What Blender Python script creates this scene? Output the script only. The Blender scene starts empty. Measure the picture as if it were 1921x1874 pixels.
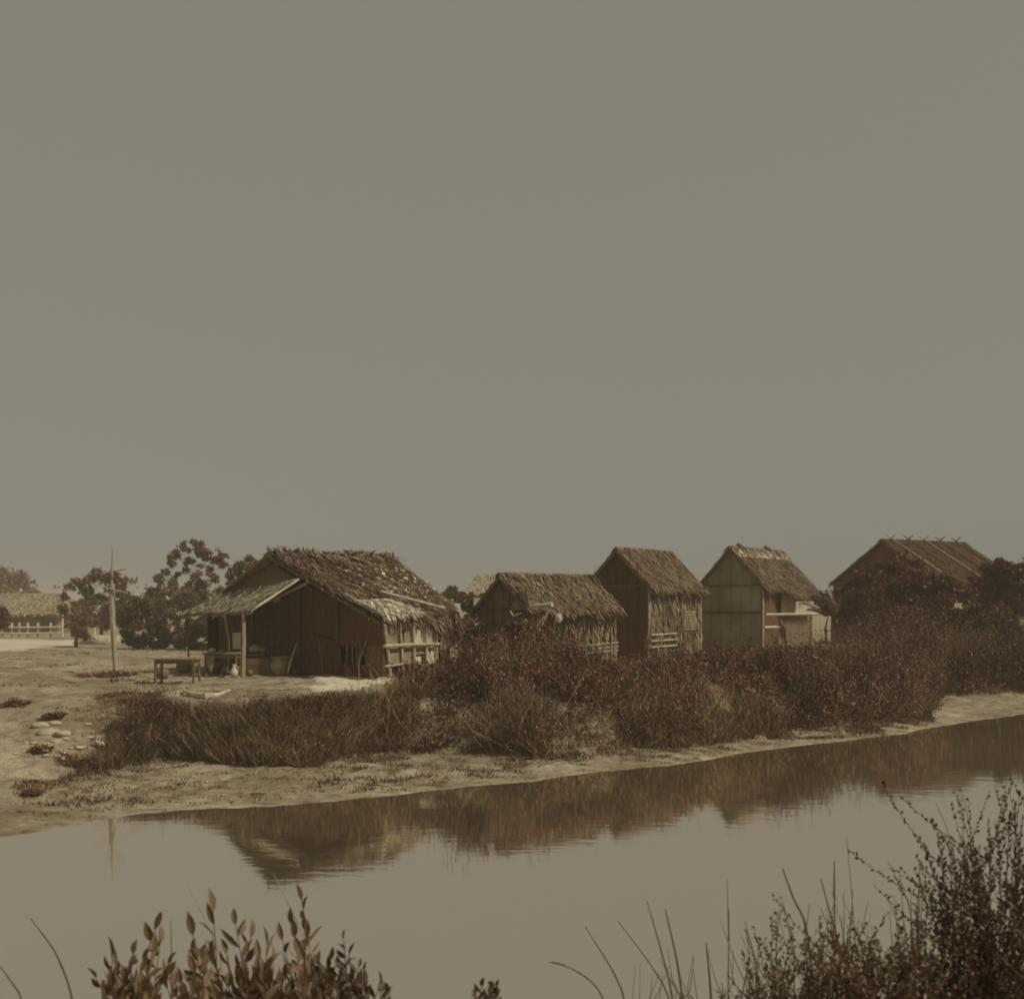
import bpy, math
import numpy as np
from mathutils import Vector

R = math.radians
rng = np.random.default_rng(7)
scene = bpy.context.scene
COL = scene.collection

# ------------------------------------------------------------------ camera
F = 2200.0          # focal length in photo pixels (photo 1921 x 1874)
CX, HZ = 960.5, 1140.0
EYE = 3.5           # eye height over the water
cam_d = bpy.data.cameras.new('camera')
cam = bpy.data.objects.new('camera', cam_d)
COL.objects.link(cam)
cam.location = (0, 0, EYE)
cam.rotation_euler = (R(90), 0, 0)
cam_d.sensor_fit = 'HORIZONTAL'
cam_d.sensor_width = 36.0
cam_d.lens = 36.0 * F / 1921.0
cam_d.shift_y = (HZ - 937.0) / 1921.0
cam_d.clip_start = 0.1
cam_d.clip_end = 5000
cam_d.dof.use_dof = True
cam_d.dof.focus_distance = 34.0
cam_d.dof.aperture_fstop = (cam_d.lens / 1000.0) / 0.0065
scene.camera = cam

# ------------------------------------------------------------------ light
SUN_AZ_VEC = (0.94, -0.34)      # towards the sun, horizontally
SUN_EL = R(47)
w = bpy.data.worlds.new('World')
scene.world = w
w.use_nodes = True
nt = w.node_tree
nt.nodes.clear()
out = nt.nodes.new('ShaderNodeOutputWorld')
bg = nt.nodes.new('ShaderNodeBackground')
sky = nt.nodes.new('ShaderNodeTexSky')
sky.sky_type = 'NISHITA'
sky.sun_disc = False
sky.sun_elevation = SUN_EL
sky.sun_rotation = math.atan2(SUN_AZ_VEC[0], SUN_AZ_VEC[1])
sky.dust_density = 3.0
bw = nt.nodes.new('ShaderNodeRGBToBW')
pw = nt.nodes.new('ShaderNodeMath'); pw.operation = 'POWER'; pw.inputs[1].default_value = 0.12
ml = nt.nodes.new('ShaderNodeMath'); ml.operation = 'MULTIPLY'; ml.inputs[1].default_value = 3.55
tint = nt.nodes.new('ShaderNodeVectorMath'); tint.operation = 'SCALE'
tint.inputs[0].default_value = (1.05, 1.0, 0.845)
nt.links.new(sky.outputs[0], bw.inputs[0])
nt.links.new(bw.outputs[0], pw.inputs[0])
nt.links.new(pw.outputs[0], ml.inputs[0])
nt.links.new(ml.outputs[0], tint.inputs['Scale'])
nt.links.new(tint.outputs[0], bg.inputs[0])
bg.inputs[1].default_value = 0.1
nt.links.new(bg.outputs[0], out.inputs[0])

sd = bpy.data.lights.new('sun', 'SUN')
sd.energy = 5.0
sd.angle = R(0.6)
sd.color = (1.0, 0.93, 0.80)
so = bpy.data.objects.new('sun', sd)
COL.objects.link(so)
sv = Vector((SUN_AZ_VEC[0] * math.cos(SUN_EL), SUN_AZ_VEC[1] * math.cos(SUN_EL), math.sin(SUN_EL)))
so.rotation_euler = sv.to_track_quat('Z', 'Y').to_euler()
so.location = (40, -20, 60)

vs = scene.view_settings
vs.view_transform = 'Standard'
vs.look = 'None'
vs.gamma = 1
vs.exposure = -0.8
try:
    scene.cycles.max_bounces = 6
    scene.cycles.volume_bounces = 0
    scene.cycles.filter_width = 1.9
    scene.cycles.use_denoising = True
except Exception:
    pass

# ------------------------------------------------------------------ helpers
def lerp(a, b, t):
    return a + (b - a) * t

def sep(v):
    """base colour on the sepia scale of the print for an albedo v"""
    k = [0.0, 0.03, 0.07, 0.15, 0.3, 0.6, 1.0]
    r = [2.4, 2.1, 1.62, 1.28, 1.17, 1.10, 1.05]
    g = [0.66, 0.74, 0.87, 0.97, 0.99, 1.0, 1.0]
    b = [0.26, 0.33, 0.45, 0.58, 0.66, 0.73, 0.80]
    return (min(1, v * np.interp(v, k, r)), v * np.interp(v, k, g), v * np.interp(v, k, b), 1)

def sepy(v):
    return (min(1, v * 1.36), v * .92, v * .50, 1)

def sepr(v):
    return (min(1, v * 1.95), v * .78, v * .38, 1)

def hash2(ix, iy, s):
    h = np.sin(ix * 127.1 + iy * 311.7 + s * 74.7) * 43758.5453
    return h - np.floor(h)

def vnoise(x, y, s=0):
    ix, iy = np.floor(x), np.floor(y)
    fx, fy = x - ix, y - iy
    fx, fy = fx * fx * (3 - 2 * fx), fy * fy * (3 - 2 * fy)
    a, b = hash2(ix, iy, s), hash2(ix + 1, iy, s)
    c, d = hash2(ix, iy + 1, s), hash2(ix + 1, iy + 1, s)
    return (a + (b - a) * fx) * (1 - fy) + (c + (d - c) * fx) * fy

def fbm(x, y, s=0, o=4):
    t = 0; a = .5; n = 0
    for i in range(o):
        t = t + a * vnoise(x * 2 ** i, y * 2 ** i, s + i); n += a; a *= .5
    return t / n

# material: two tones mixed by noise, random tone for each blade/leaf, light bump
def mat(name, v1, v2, scale=4.0, isl=0.0, rough=0.9, bump=0.0, bscale=None, stretch=(1, 1, 1),
        thr=(0.35, 0.65), spec=0.2, trans=0.0, weave=None, v3=None, isl_pow=1.0, tone='s'):
    sep = globals()[{'y': 'sepy', 'r': 'sepr', 's': 'sep'}[tone]]
    m = bpy.data.materials.new(name)
    m.use_nodes = True
    t = m.node_tree; N = t.nodes; L = t.links
    b = N['Principled BSDF']
    b.inputs['Roughness'].default_value = rough
    b.inputs['Specular IOR Level'].default_value = spec
    tc = N.new('ShaderNodeTexCoord')
    mp = N.new('ShaderNodeMapping'); mp.inputs['Scale'].default_value = stretch
    L.new(tc.outputs['Object'], mp.inputs[0])
    nz = N.new('ShaderNodeTexNoise'); nz.inputs['Scale'].default_value = scale
    nz.inputs['Detail'].default_value = 6; nz.inputs['Roughness'].default_value = .62
    L.new(mp.outputs[0], nz.inputs['Vector'])
    rp = N.new('ShaderNodeValToRGB')
    rp.color_ramp.elements[0].position = thr[0]; rp.color_ramp.elements[0].color = sep(v1)
    rp.color_ramp.elements[1].position = thr[1]; rp.color_ramp.elements[1].color = sep(v2)
    if v3 is not None:
        e = rp.color_ramp.elements.new(min(.98, thr[1] + .12)); e.color = sep(v3)
    L.new(nz.outputs['Fac'], rp.inputs[0])
    col = rp.outputs[0]
    if isl > 0:
        g = N.new('ShaderNodeNewGeometry')
        p = N.new('ShaderNodeMath'); p.operation = 'POWER'; p.inputs[1].default_value = isl_pow
        L.new(g.outputs['Random Per Island'], p.inputs[0])
        mr = N.new('ShaderNodeMapRange')
        mr.inputs['To Min'].default_value = 1 - isl; mr.inputs['To Max'].default_value = 1 + isl * (1 if isl_pow <= 1 else 2.2)
        L.new(p.outputs[0], mr.inputs['Value'])
        sc = N.new('ShaderNodeVectorMath'); sc.operation = 'SCALE'
        L.new(col, sc.inputs[0]); L.new(mr.outputs[0], sc.inputs['Scale'])
        col = sc.outputs[0]
    hsock = nz.outputs['Fac']
    if weave:
        wv = N.new('ShaderNodeTexWave'); wv.inputs['Scale'].default_value = weave
        wv.inputs['Distortion'].default_value = 1.2; wv.inputs['Detail'].default_value = 2
        wv.bands_direction = 'X' if stretch[0] >= stretch[2] else 'Z'
        L.new(tc.outputs['Object'], wv.inputs['Vector'])
        mr2 = N.new('ShaderNodeMapRange'); mr2.inputs['To Min'].default_value = .78; mr2.inputs['To Max'].default_value = 1.15
        L.new(wv.outputs['Fac'], mr2.inputs['Value'])
        s2 = N.new('ShaderNodeVectorMath'); s2.operation = 'SCALE'
        L.new(col, s2.inputs[0]); L.new(mr2.outputs[0], s2.inputs['Scale'])
        col = s2.outputs[0]
    L.new(col, b.inputs['Base Color'])
    if bump > 0:
        bp = N.new('ShaderNodeBump'); bp.inputs['Strength'].default_value = bump
        bp.inputs['Distance'].default_value = .05
        if bscale:
            n2 = N.new('ShaderNodeTexNoise'); n2.inputs['Scale'].default_value = bscale; n2.inputs['Detail'].default_value = 5
            L.new(mp.outputs[0], n2.inputs['Vector']); hsock = n2.outputs['Fac']
        L.new(hsock, bp.inputs['Height']); L.new(bp.outputs[0], b.inputs['Normal'])
    if trans > 0:
        tl = N.new('ShaderNodeBsdfTranslucent'); L.new(col, tl.inputs[0])
        mx = N.new('ShaderNodeMixShader'); mx.inputs[0].default_value = trans
        L.new(b.outputs[0], mx.inputs[1]); L.new(tl.outputs[0], mx.inputs[2])
        L.new(mx.outputs[0], N['Material Output'].inputs[0])
    return m

M = dict(
    thatch=mat('thatch', .075, .17, 1.6, isl=.6, rough=.8, spec=.25),
    thatch_old=mat('thatch_old', .055, .15, 1.3, isl=.7, rough=.8, spec=.25, isl_pow=1.6),
    thatch_dark=mat('thatch_dark', .045, .10, 1.5, isl=.5, rough=.85),
    thatch_pale=mat('thatch_pale', .34, .56, 1.5, isl=.4, rough=.8),
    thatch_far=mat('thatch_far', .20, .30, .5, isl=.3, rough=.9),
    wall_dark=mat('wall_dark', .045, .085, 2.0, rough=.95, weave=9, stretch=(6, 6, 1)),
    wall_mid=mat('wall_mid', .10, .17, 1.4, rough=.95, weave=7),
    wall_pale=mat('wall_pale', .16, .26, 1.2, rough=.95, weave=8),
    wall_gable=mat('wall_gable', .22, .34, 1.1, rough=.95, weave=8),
    wall_leaf=mat('wall_leaf', .09, .22, 3.0, isl=.6, rough=.85),
    board=mat('board', .16, .26, 3, rough=.9, stretch=(1, 1, 6)),
    white=mat('white', .42, .6, 3, rough=.85),
    cloth=mat('cloth', .38, .55, 2, rough=.95),
    bamboo=mat('bamboo', .26, .45, 6, rough=.6, spec=.35, isl=.2),
    bamboo_dark=mat('bamboo_dark', .08, .16, 6, rough=.7),
    pole=mat('pole', .22, .36, 5, rough=.75, stretch=(3, 3, .5)),
    clay=mat('clay', .20, .38, 3, rough=.7),
    trough=mat('trough', .09, .15, 2.5, rough=.85, stretch=(1, 1, 5), bump=.3),
    wood=mat('wood', .09, .2, 4, rough=.85, stretch=(1, 1, 4)),
    log=mat('log', .3, .5, 5, rough=.8),
    mud_clod=mat('mud_clod', .04, .07, 5, rough=.95, bump=.6),
    rock=mat('rock', .24, .42, 4, rough=.9, bump=.5),
    sheet_pale=mat('sheet_pale', .38, .56, 3, rough=.95, bump=.4, bscale=12),
    scrub=mat('scrub', .030, .085, .9, tone='r', thr=(.36, .60), v3=.15, isl=.6, rough=.5, spec=.4, trans=.15, isl_pow=2.6),
    scrub_stem=mat('scrub_stem', .08, .16, 2, isl=.5, rough=.8),
    grass=mat('grass', .045, .17, .8, thr=(.38, .62), isl=.55, rough=.7, trans=.15, isl_pow=1.5, tone='y'),
    slope_grass=mat('slope_grass', .06, .20, .7, thr=(.38, .62), isl=.5, rough=.7, trans=.15, isl_pow=1.4, tone='y'),
    dry=mat('dry_grass', .16, .3, 1, isl=.4, rough=.8, trans=.1, tone='y'),
    leaf=mat('leaf', .042, .085, .8, tone='r', isl=.5, rough=.55, spec=.35, trans=.15, isl_pow=1.6),
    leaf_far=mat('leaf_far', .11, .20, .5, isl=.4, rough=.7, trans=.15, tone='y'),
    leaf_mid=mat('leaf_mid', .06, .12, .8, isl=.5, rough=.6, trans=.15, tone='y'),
    leaf_near=mat('leaf_near', .10, .18, 9, isl=.35, rough=.5, spec=.35, trans=.3, tone='y'),
    leaf_near_dark=mat('leaf_near_dark', .045, .09, 9, tone='y', isl=.4, rough=.5, spec=.35, trans=.2),
    stem_near=mat('stem_near', .05, .10, 20, rough=.7),
    reed=mat('reed', .05, .11, 20, isl=.3, rough=.7, tone='y'),
    reed_pale=mat('reed_pale', .16, .3, 20, rough=.7),
    bark=mat('bark', .06, .12, 6, rough=.95, bump=.5),
    path=mat('path', .40, .52, .6, rough=.95),
)

class MB:
    """collects geometry of ONE mesh"""
    def __init__(self):
        self.v = []; self.f = {3: [], 4: []}; self.n = 0
    def add(self, v, quads=None, tris=None):
        v = np.asarray(v, float).reshape(-1, 3)
        if quads is not None and len(quads): self.f[4].append(np.asarray(quads, int).reshape(-1, 4) + self.n)
        if tris is not None and len(tris): self.f[3].append(np.asarray(tris, int).reshape(-1, 3) + self.n)
        self.v.append(v); self.n += len(v)
        return self
    def hexa(self, bot, top):
        bot, top = np.asarray(bot, float), np.asarray(top, float)
        if np.dot(np.cross(bot[1] - bot[0], bot[3] - bot[0]) + np.cross(bot[3] - bot[2], bot[1] - bot[2]), top.mean(0) - bot.mean(0)) < 0: bot, top = bot[::-1], top[::-1]
        return self.add(np.vstack([bot, top]), [[3, 2, 1, 0], [4, 5, 6, 7], [0, 1, 5, 4], [1, 2, 6, 5], [2, 3, 7, 6], [3, 0, 4, 7]])
    def box(self, c, s, yaw=0.0, tilt=None):
        c = np.array(c, float); hx, hy, hz = np.array(s, float) / 2
        ca, sa = math.cos(yaw), math.sin(yaw)
        ux, uy, uz = np.array([ca, sa, 0]), np.array([-sa, ca, 0]), np.array([0, 0, 1.])
        q = [(-1, -1), (1, -1), (1, 1), (-1, 1)]
        return self.hexa([c + ux * hx * a + uy * hy * b - uz * hz for a, b in q],
                         [c + ux * hx * a + uy * hy * b + uz * hz for a, b in q])
    def slab(self, pts, th):
        """planar/bilinear quad pts with thickness th along its normal (below)"""
        p = np.asarray([np.array(x, float) for x in pts])
        n = np.cross(p[1] - p[0], p[3] - p[0]); n /= np.linalg.norm(n)
        return self.hexa(p - n * th, p)
    def tube(self, path, rad, sides=7, wob=0.0):
        p = np.asarray([np.array(x, float) for x in path]); k = len(p)
        rad = np.broadcast_to(np.asarray(rad, float), (k,)) if np.ndim(rad) == 0 else np.asarray(rad, float)
        if len(rad) != k: rad = np.interp(np.linspace(0, 1, k), np.linspace(0, 1, len(rad)), rad)
        d = np.gradient(p, axis=0); d /= np.linalg.norm(d, axis=1)[:, None] + 1e-9
        ref = np.array([0, 0, 1.]) if abs(d[0][2]) < .8 else np.array([1., 0, 0])
        a = np.cross(d, ref); a /= np.linalg.norm(a, axis=1)[:, None] + 1e-9
        b = np.cross(d, a)
        ang = np.linspace(0, 2 * np.pi, sides, endpoint=False)
        rr = rad[:, None, None] * (1 + wob * rng.normal(size=(k, sides, 1)))
        ring = p[:, None] + (a[:, None] * np.cos(ang)[None, :, None] + b[:, None] * np.sin(ang)[None, :, None]) * rr
        v = ring.reshape(-1, 3)
        q = []
        for i in range(k - 1):
            for j in range(sides):
                q.append([i * sides + j, i * sides + (j + 1) % sides, (i + 1) * sides + (j + 1) % sides, (i + 1) * sides + j])
        c0, c1 = len(v), len(v) + 1
        v = np.vstack([v, p[0], p[-1]])
        t = [[c0, (j + 1) % sides, j] for j in range(sides)] + [[c1, (k - 1) * sides + j, (k - 1) * sides + (j + 1) % sides] for j in range(sides)]
        return self.add(v, q, t)
    def lathe(self, c, prof, sides=20):
        """prof: list of (radius, z)"""
        c = np.array(c, float); k = len(prof)
        ang = np.linspace(0, 2 * np.pi, sides, endpoint=False)
        v = np.array([[c[0] + r * math.cos(a), c[1] + r * math.sin(a), c[2] + z] for r, z in prof for a in ang])
        q = [[i * sides + j, i * sides + (j + 1) % sides, (i + 1) * sides + (j + 1) % sides, (i + 1) * sides + j] for i in range(k - 1) for j in range(sides)]
        return self.add(v, q)
    def blades(self, P, D, W):
        """tapered two-segment blades: base P, vector D, half width vector W (n,3)"""
        n = len(P)
        if n == 0: return self
        bend = rng.normal(size=(n, 3)) * np.linalg.norm(D, axis=1)[:, None] * .08
        m = P + D * .55 + bend
        v = np.stack([P - W, P + W, m + W * .9, m - W * .9, P + D - W * .25, P + D + W * .25], 1)
        o = np.arange(n)[:, None] * 6
        return self.add(v.reshape(-1, 3), np.vstack([o + [0, 1, 2, 3], o + [3, 2, 5, 4]]))
    def leaves(self, P, D, W):
        n = len(P)
        if n == 0: return self
        v = np.stack([P, P + D * .45 + W, P + D, P + D * .45 - W], 1)
        o = np.arange(n)[:, None] * 4
        return self.add(v.reshape(-1, 3), o + [0, 1, 2, 3])
    def fleaves(self, P, D, W):
        """folded leaves with a midrib for plants near the lens"""
        n = len(P)
        N = np.cross(D, W); N /= np.linalg.norm(N, axis=1)[:, None] + 1e-9
        Lw = np.linalg.norm(W, axis=1)[:, None]; Ld = np.linalg.norm(D, axis=1)[:, None]
        u = N * Lw * .45; dr = -N * Ld * .12
        ks = [(.0, .06, 0), (.25, .8, .2), (.5, 1., .55), (.75, .72, .85), (1., .03, 1.6)]
        rows = []
        for t, wd, s in ks:
            c = P + D * t + dr * s
            rows += [c - W * wd + u * wd, c, c + W * wd + u * wd]
        v = np.stack(rows, 1)
        o = np.arange(n)[:, None] * 15
        q = []
        for i in range(4):
            q += [o + [i * 3, i * 3 + 1, i * 3 + 4, i * 3 + 3], o + [i * 3 + 1, i * 3 + 2, i * 3 + 5, i * 3 + 4]]
        return self.add(v.reshape(-1, 3), np.vstack(q))
    def build(self, name, m, parent=None, smooth=False, origin=None):
        v = np.vstack(self.v).astype(np.float32)
        if origin is not None: v = v - np.array(origin, np.float32)
        me = bpy.data.meshes.new(name)
        q = np.vstack(self.f[4]) if self.f[4] else np.zeros((0, 4), int)
        t = np.vstack(self.f[3]) if self.f[3] else np.zeros((0, 3), int)
        me.vertices.add(len(v)); me.vertices.foreach_set('co', v.ravel())
        li = np.concatenate([q.ravel(), t.ravel()]).astype(np.int32)
        me.loops.add(len(li)); me.loops.foreach_set('vertex_index', li)
        st = np.concatenate([np.arange(len(q)) * 4, len(q) * 4 + np.arange(len(t)) * 3]).astype(np.int32)
        me.polygons.add(len(st)); me.polygons.foreach_set('loop_start', st)
        me.update(calc_edges=True)
        me.polygons.foreach_set('use_smooth', np.full(len(st), bool(smooth)))
        me.materials.append(m if not isinstance(m, str) else M[m])
        o = bpy.data.objects.new(name, me); COL.objects.link(o)
        if origin is not None: o.location = origin
        if parent is not None:
            o.parent = parent
            if origin is None: o.location = -Vector(wloc(parent))
            else: o.location = Vector(origin) - Vector(wloc(parent))
        return o

def wloc(o):
    l = Vector(o.location)
    while o.parent: o = o.parent; l = l + o.location
    return l

def tag(o, label=None, cat=None, group=None, kind=None):
    if label: o['label'] = label
    if cat: o['category'] = cat
    if group: o['group'] = group
    if kind: o['kind'] = kind
    return o

def thing(name, label, cat, loc=(0, 0, 0), group=None):
    o = bpy.data.objects.new(name, None); COL.objects.link(o)
    o.location = tuple(float(c) for c in loc); o.empty_display_size = .2
    return tag(o, label, cat, group)

def P(px, py, Y):
    return np.array([(px - CX) / F * Y, Y, EYE - (py - HZ) / F * Y])

# ------------------------------------------------------------------ terrain
def w0(px, py, z=0.0):
    Y = (EYE - z) * F / (py - HZ)
    return (px - CX) / F * Y, Y
shore = [(-60, 15), (-20, 15.5), (-11, 16.6)] + [w0(*p) for p in [(0, 1572), (140, 1550), (250, 1531), (350, 1521), (520, 1512), (700, 1497), (830, 1482),
        (900, 1474), (1000, 1466), (1100, 1452), (1250, 1438), (1300, 1430), (1400, 1412), (1500, 1398), (1600, 1388), (1700, 1375), (1750, 1364), (1850, 1350), (1921, 1340)]] + [(22, 42), (60, 60)]
foot = [(-60, 18), (-14, 19.5)] + [w0(px, py, .13) for px, py in [(0, 1480), (150, 1455), (300, 1424), (500, 1440), (600, 1436), (700, 1412), (850, 1410),
        (1000, 1424), (1100, 1424), (1200, 1402), (1300, 1402), (1400, 1388), (1500, 1372), (1600, 1366), (1700, 1352), (1745, 1342), (1762, 1306), (1921, 1302)]] + [(24, 45), (60, 64)]
crest = [(-60, 30), (-12, 29.5), (-7, 27.2), (-6, 26.9), (-4, 26.6), (-2.5, 27.6), (-1, 28.6), (2, 29.5), (5, 31.5), (8, 34), (12, 38.5), (13.5, 42), (16, 47), (20, 47), (26, 50), (60, 68)]
GZ = 1.37
def fshore(X): return np.interp(X, [p[0] for p in shore], [p[1] for p in shore])
def ffoot(X): return np.interp(X, [p[0] for p in foot], [p[1] for p in foot])
def fcrest(X): return np.interp(X, [p[0] for p in crest], [p[1] for p in crest])
def zfun(X, Y):
    X = np.asarray(X, float); Y = np.asarray(Y, float)
    wob = (fbm(X * 1.1, Y * .4, 3) - .5) * 1.3
    s, f, c = fshore(X) + wob * .35, ffoot(X), fcrest(X)
    f = np.maximum(f, s + .3); c = np.maximum(c, f + 1)
    under = -np.clip((s - Y) * .25, 0, .9)
    mud = np.clip((Y - s) / (f - s), 0, 1) * .13
    t = np.clip((Y - f) / (c - f), 0, 1); t = t * t * (3 - 2 * t)
    z = np.where(Y < s, under, mud + (GZ - .13) * t)
    amp = np.clip((Y - s) / 2, 0, 1) * np.clip((60 - Y) / 15, 0, 1)
    z = z + amp * ((fbm(X * 1.3, Y * 1.3, 11) - .5) * .12 + (fbm(X * 4, Y * 4, 5, 3) - .5) * .13)
    # near bank, under the lens
    nb = np.interp(Y, [-1e4, 2.5, 4.2, 6.5, 8.5, 10.5], [1.95, 1.9, 1.45, .7, .0, -.9])
    nb = nb + (fbm(X * 1.5, Y * 1.5, 21) - .5) * .12
    nb = nb + .25 * np.clip((X - 1.0) / 1.5, 0, 1) * np.clip((8 - Y) / 3, 0, 1)
    return np.where(Y < 11, np.maximum(nb, -.9), z)
def G(px, py, dz=0.0):
    """point of the terrain seen at a photo pixel"""
    lo, hi = 12.0, 300.0
    Ys = np.linspace(12, 200, 4000)
    Xs = (px - CX) / F * Ys; zr = EYE - (py - HZ) / F * Ys
    k = np.argmax(zr <= zfun(Xs, Ys))
    return np.array([Xs[k], Ys[k], float(zfun(Xs[k], Ys[k])) + dz])

xs = np.unique(np.concatenate([np.linspace(-2500, -70, 14), np.linspace(-70, -18, 60), np.arange(-18, 26, .17), np.linspace(26, 70, 50), np.linspace(70, 2500, 14)]))
ys = np.unique(np.concatenate([np.linspace(-60, 1, 12), np.arange(1, 12, .3), np.arange(12, 52, .17), np.linspace(52, 130, 60), np.linspace(130, 3500, 18)]))
XX, YY = np.meshgrid(xs, ys)
ZZ = zfun(XX, YY)
nx, ny = len(xs), len(ys)
ii = (np.arange(ny - 1)[:, None] * nx + np.arange(nx - 1)[None, :]).ravel()
g = MB().add(np.stack([XX.ravel(), YY.ravel(), ZZ.ravel()], 1), np.stack([ii, ii + 1, ii + nx + 1, ii + nx], 1))

def ground_mat():
    m = bpy.data.materials.new('ground'); m.use_nodes = True
    t = m.node_tree; N = t.nodes; L = t.links; b = N['Principled BSDF']
    b.inputs['Roughness'].default_value = .93; b.inputs['Specular IOR Level'].default_value = .15
    tc = N.new('ShaderNodeTexCoord')
    def noise(s, d=6, r=.6):
        n = N.new('ShaderNodeTexNoise'); n.inputs['Scale'].default_value = s; n.inputs['Detail'].default_value = d; n.inputs['Roughness'].default_value = r
        L.new(tc.outputs['Object'], n.inputs['Vector']); return n
    def ramp(src, p):
        r = N.new('ShaderNodeValToRGB'); e = r.color_ramp.elements
        e[0].position, e[0].color = p[0][0], p[0][1]; e[1].position, e[1].color = p[-1][0], p[-1][1]
        for q in p[1:-1]:
            k = e.new(q[0]); k.color = q[1]
        L.new(src, r.inputs[0]); return r
    a = ramp(noise(.55).outputs['Fac'], [(.36, sep(.22)), (.50, sep(.33)), (.66, sep(.42))])
    b2 = ramp(noise(2.6, 8, .7).outputs['Fac'], [(.33, (.40, .34, .27, 1)), (.47, (.80, .77, .72, 1)), (.62, (1.08, 1.08, 1.08, 1))])
    c = ramp(noise(16, 6, .7).outputs['Fac'], [(.30, (.70, .66, .62, 1)), (.55, (1, 1, 1, 1))])
    def mul(x, y):
        n = N.new('ShaderNodeMix'); n.data_type = 'RGBA'; n.blend_type = 'MULTIPLY'; n.inputs[0].default_value = 1
        L.new(x, n.inputs[6]); L.new(y, n.inputs[7]); return n.outputs[2]
    col = mul(mul(a.outputs[0], b2.outputs[0]), c.outputs[0])
    L.new(col, b.inputs['Base Color'])
    bp = N.new('ShaderNodeBump'); bp.inputs['Strength'].default_value = .8; bp.inputs['Distance'].default_value = .10
    L.new(noise(9, 8, .7).outputs['Fac'], bp.inputs['Height']); L.new(bp.outputs[0], b.inputs['Normal'])
    return m
ground = g.build('ground', ground_mat(), smooth=True)
tag(ground, 'pale sandy and muddy ground of the creek bank and village yard', kind='structure')

def water_mat():
    m = bpy.data.materials.new('water'); m.use_nodes = True
    t = m.node_tree; N = t.nodes; L = t.links; N.clear()
    o = N.new('ShaderNodeOutputMaterial'); gl = N.new('ShaderNodeBsdfGlossy'); df = N.new('ShaderNodeBsdfDiffuse'); mx = N.new('ShaderNodeMixShader')
    gl.inputs['Roughness'].default_value = .035; gl.inputs['Color'].default_value = (1.0, .945, .82, 1)
    df.inputs['Color'].default_value = sep(.20); mx.inputs[0].default_value = .90
    L.new(df.outputs[0], mx.inputs[1]); L.new(gl.outputs[0], mx.inputs[2]); L.new(mx.outputs[0], o.inputs[0])
    tc = N.new('ShaderNodeTexCoord'); mp = N.new('ShaderNodeMapping'); mp.inputs['Scale'].default_value = (1, 2.2, 1)
    n = N.new('ShaderNodeTexNoise'); n.inputs['Scale'].default_value = 1.6; n.inputs['Detail'].default_value = 4
    L.new(tc.outputs['Object'], mp.inputs[0]); L.new(mp.outputs[0], n.inputs['Vector'])
    bp = N.new('ShaderNodeBump'); bp.inputs['Strength'].default_value = .035; bp.inputs['Distance'].default_value = .05
    L.new(n.outputs['Fac'], bp.inputs['Height']); L.new(bp.outputs[0], gl.inputs['Normal'])
    return m
wp = [(p[0], p[1] + 1.2) for p in shore]
g = MB()
v = []
for x, y in wp: v += [(x, 6.5, 0), (x, y, 0)]
g.add(v, [[2 * i, 2 * i + 2, 2 * i + 3, 2 * i + 1] for i in range(len(wp) - 1)])
tag(g.build('water', water_mat()), 'still tidal creek mirroring the sky and the bank', kind='structure')

def flat_patch(name, pts, m, lift=.012, res=10, edge=.12, label=None, kind='structure'):
    """a sheet lying just above the terrain, quad pts (x, y), ragged edge"""
    a, b, c, d = [np.array(p[:2]) for p in pts]
    g = MB(); V = []
    for j in range(res + 1):
        for i in range(res + 1):
            u, w_ = i / res, j / res
            p = a * (1 - u) * (1 - w_) + b * u * (1 - w_) + c * u * w_ + d * (1 - u) * w_
            if i in (0, res) or j in (0, res): p = p + rng.normal(size=2) * edge
            V.append((p[0], p[1], float(zfun(p[0], p[1])) + lift))
    q = [[j * (res + 1) + i, j * (res + 1) + i + 1, (j + 1) * (res + 1) + i + 1, (j + 1) * (res + 1) + i] for j in range(res) for i in range(res)]
    return tag(g.add(V, q).build(name, m, smooth=True), label, kind=kind)
flat_patch('path', [(-60, 55), (-24, 57), (-26, 78), (-60, 80)], 'path', .02, 12, .5, 'pale beaten track in front of the far fence')

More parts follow.
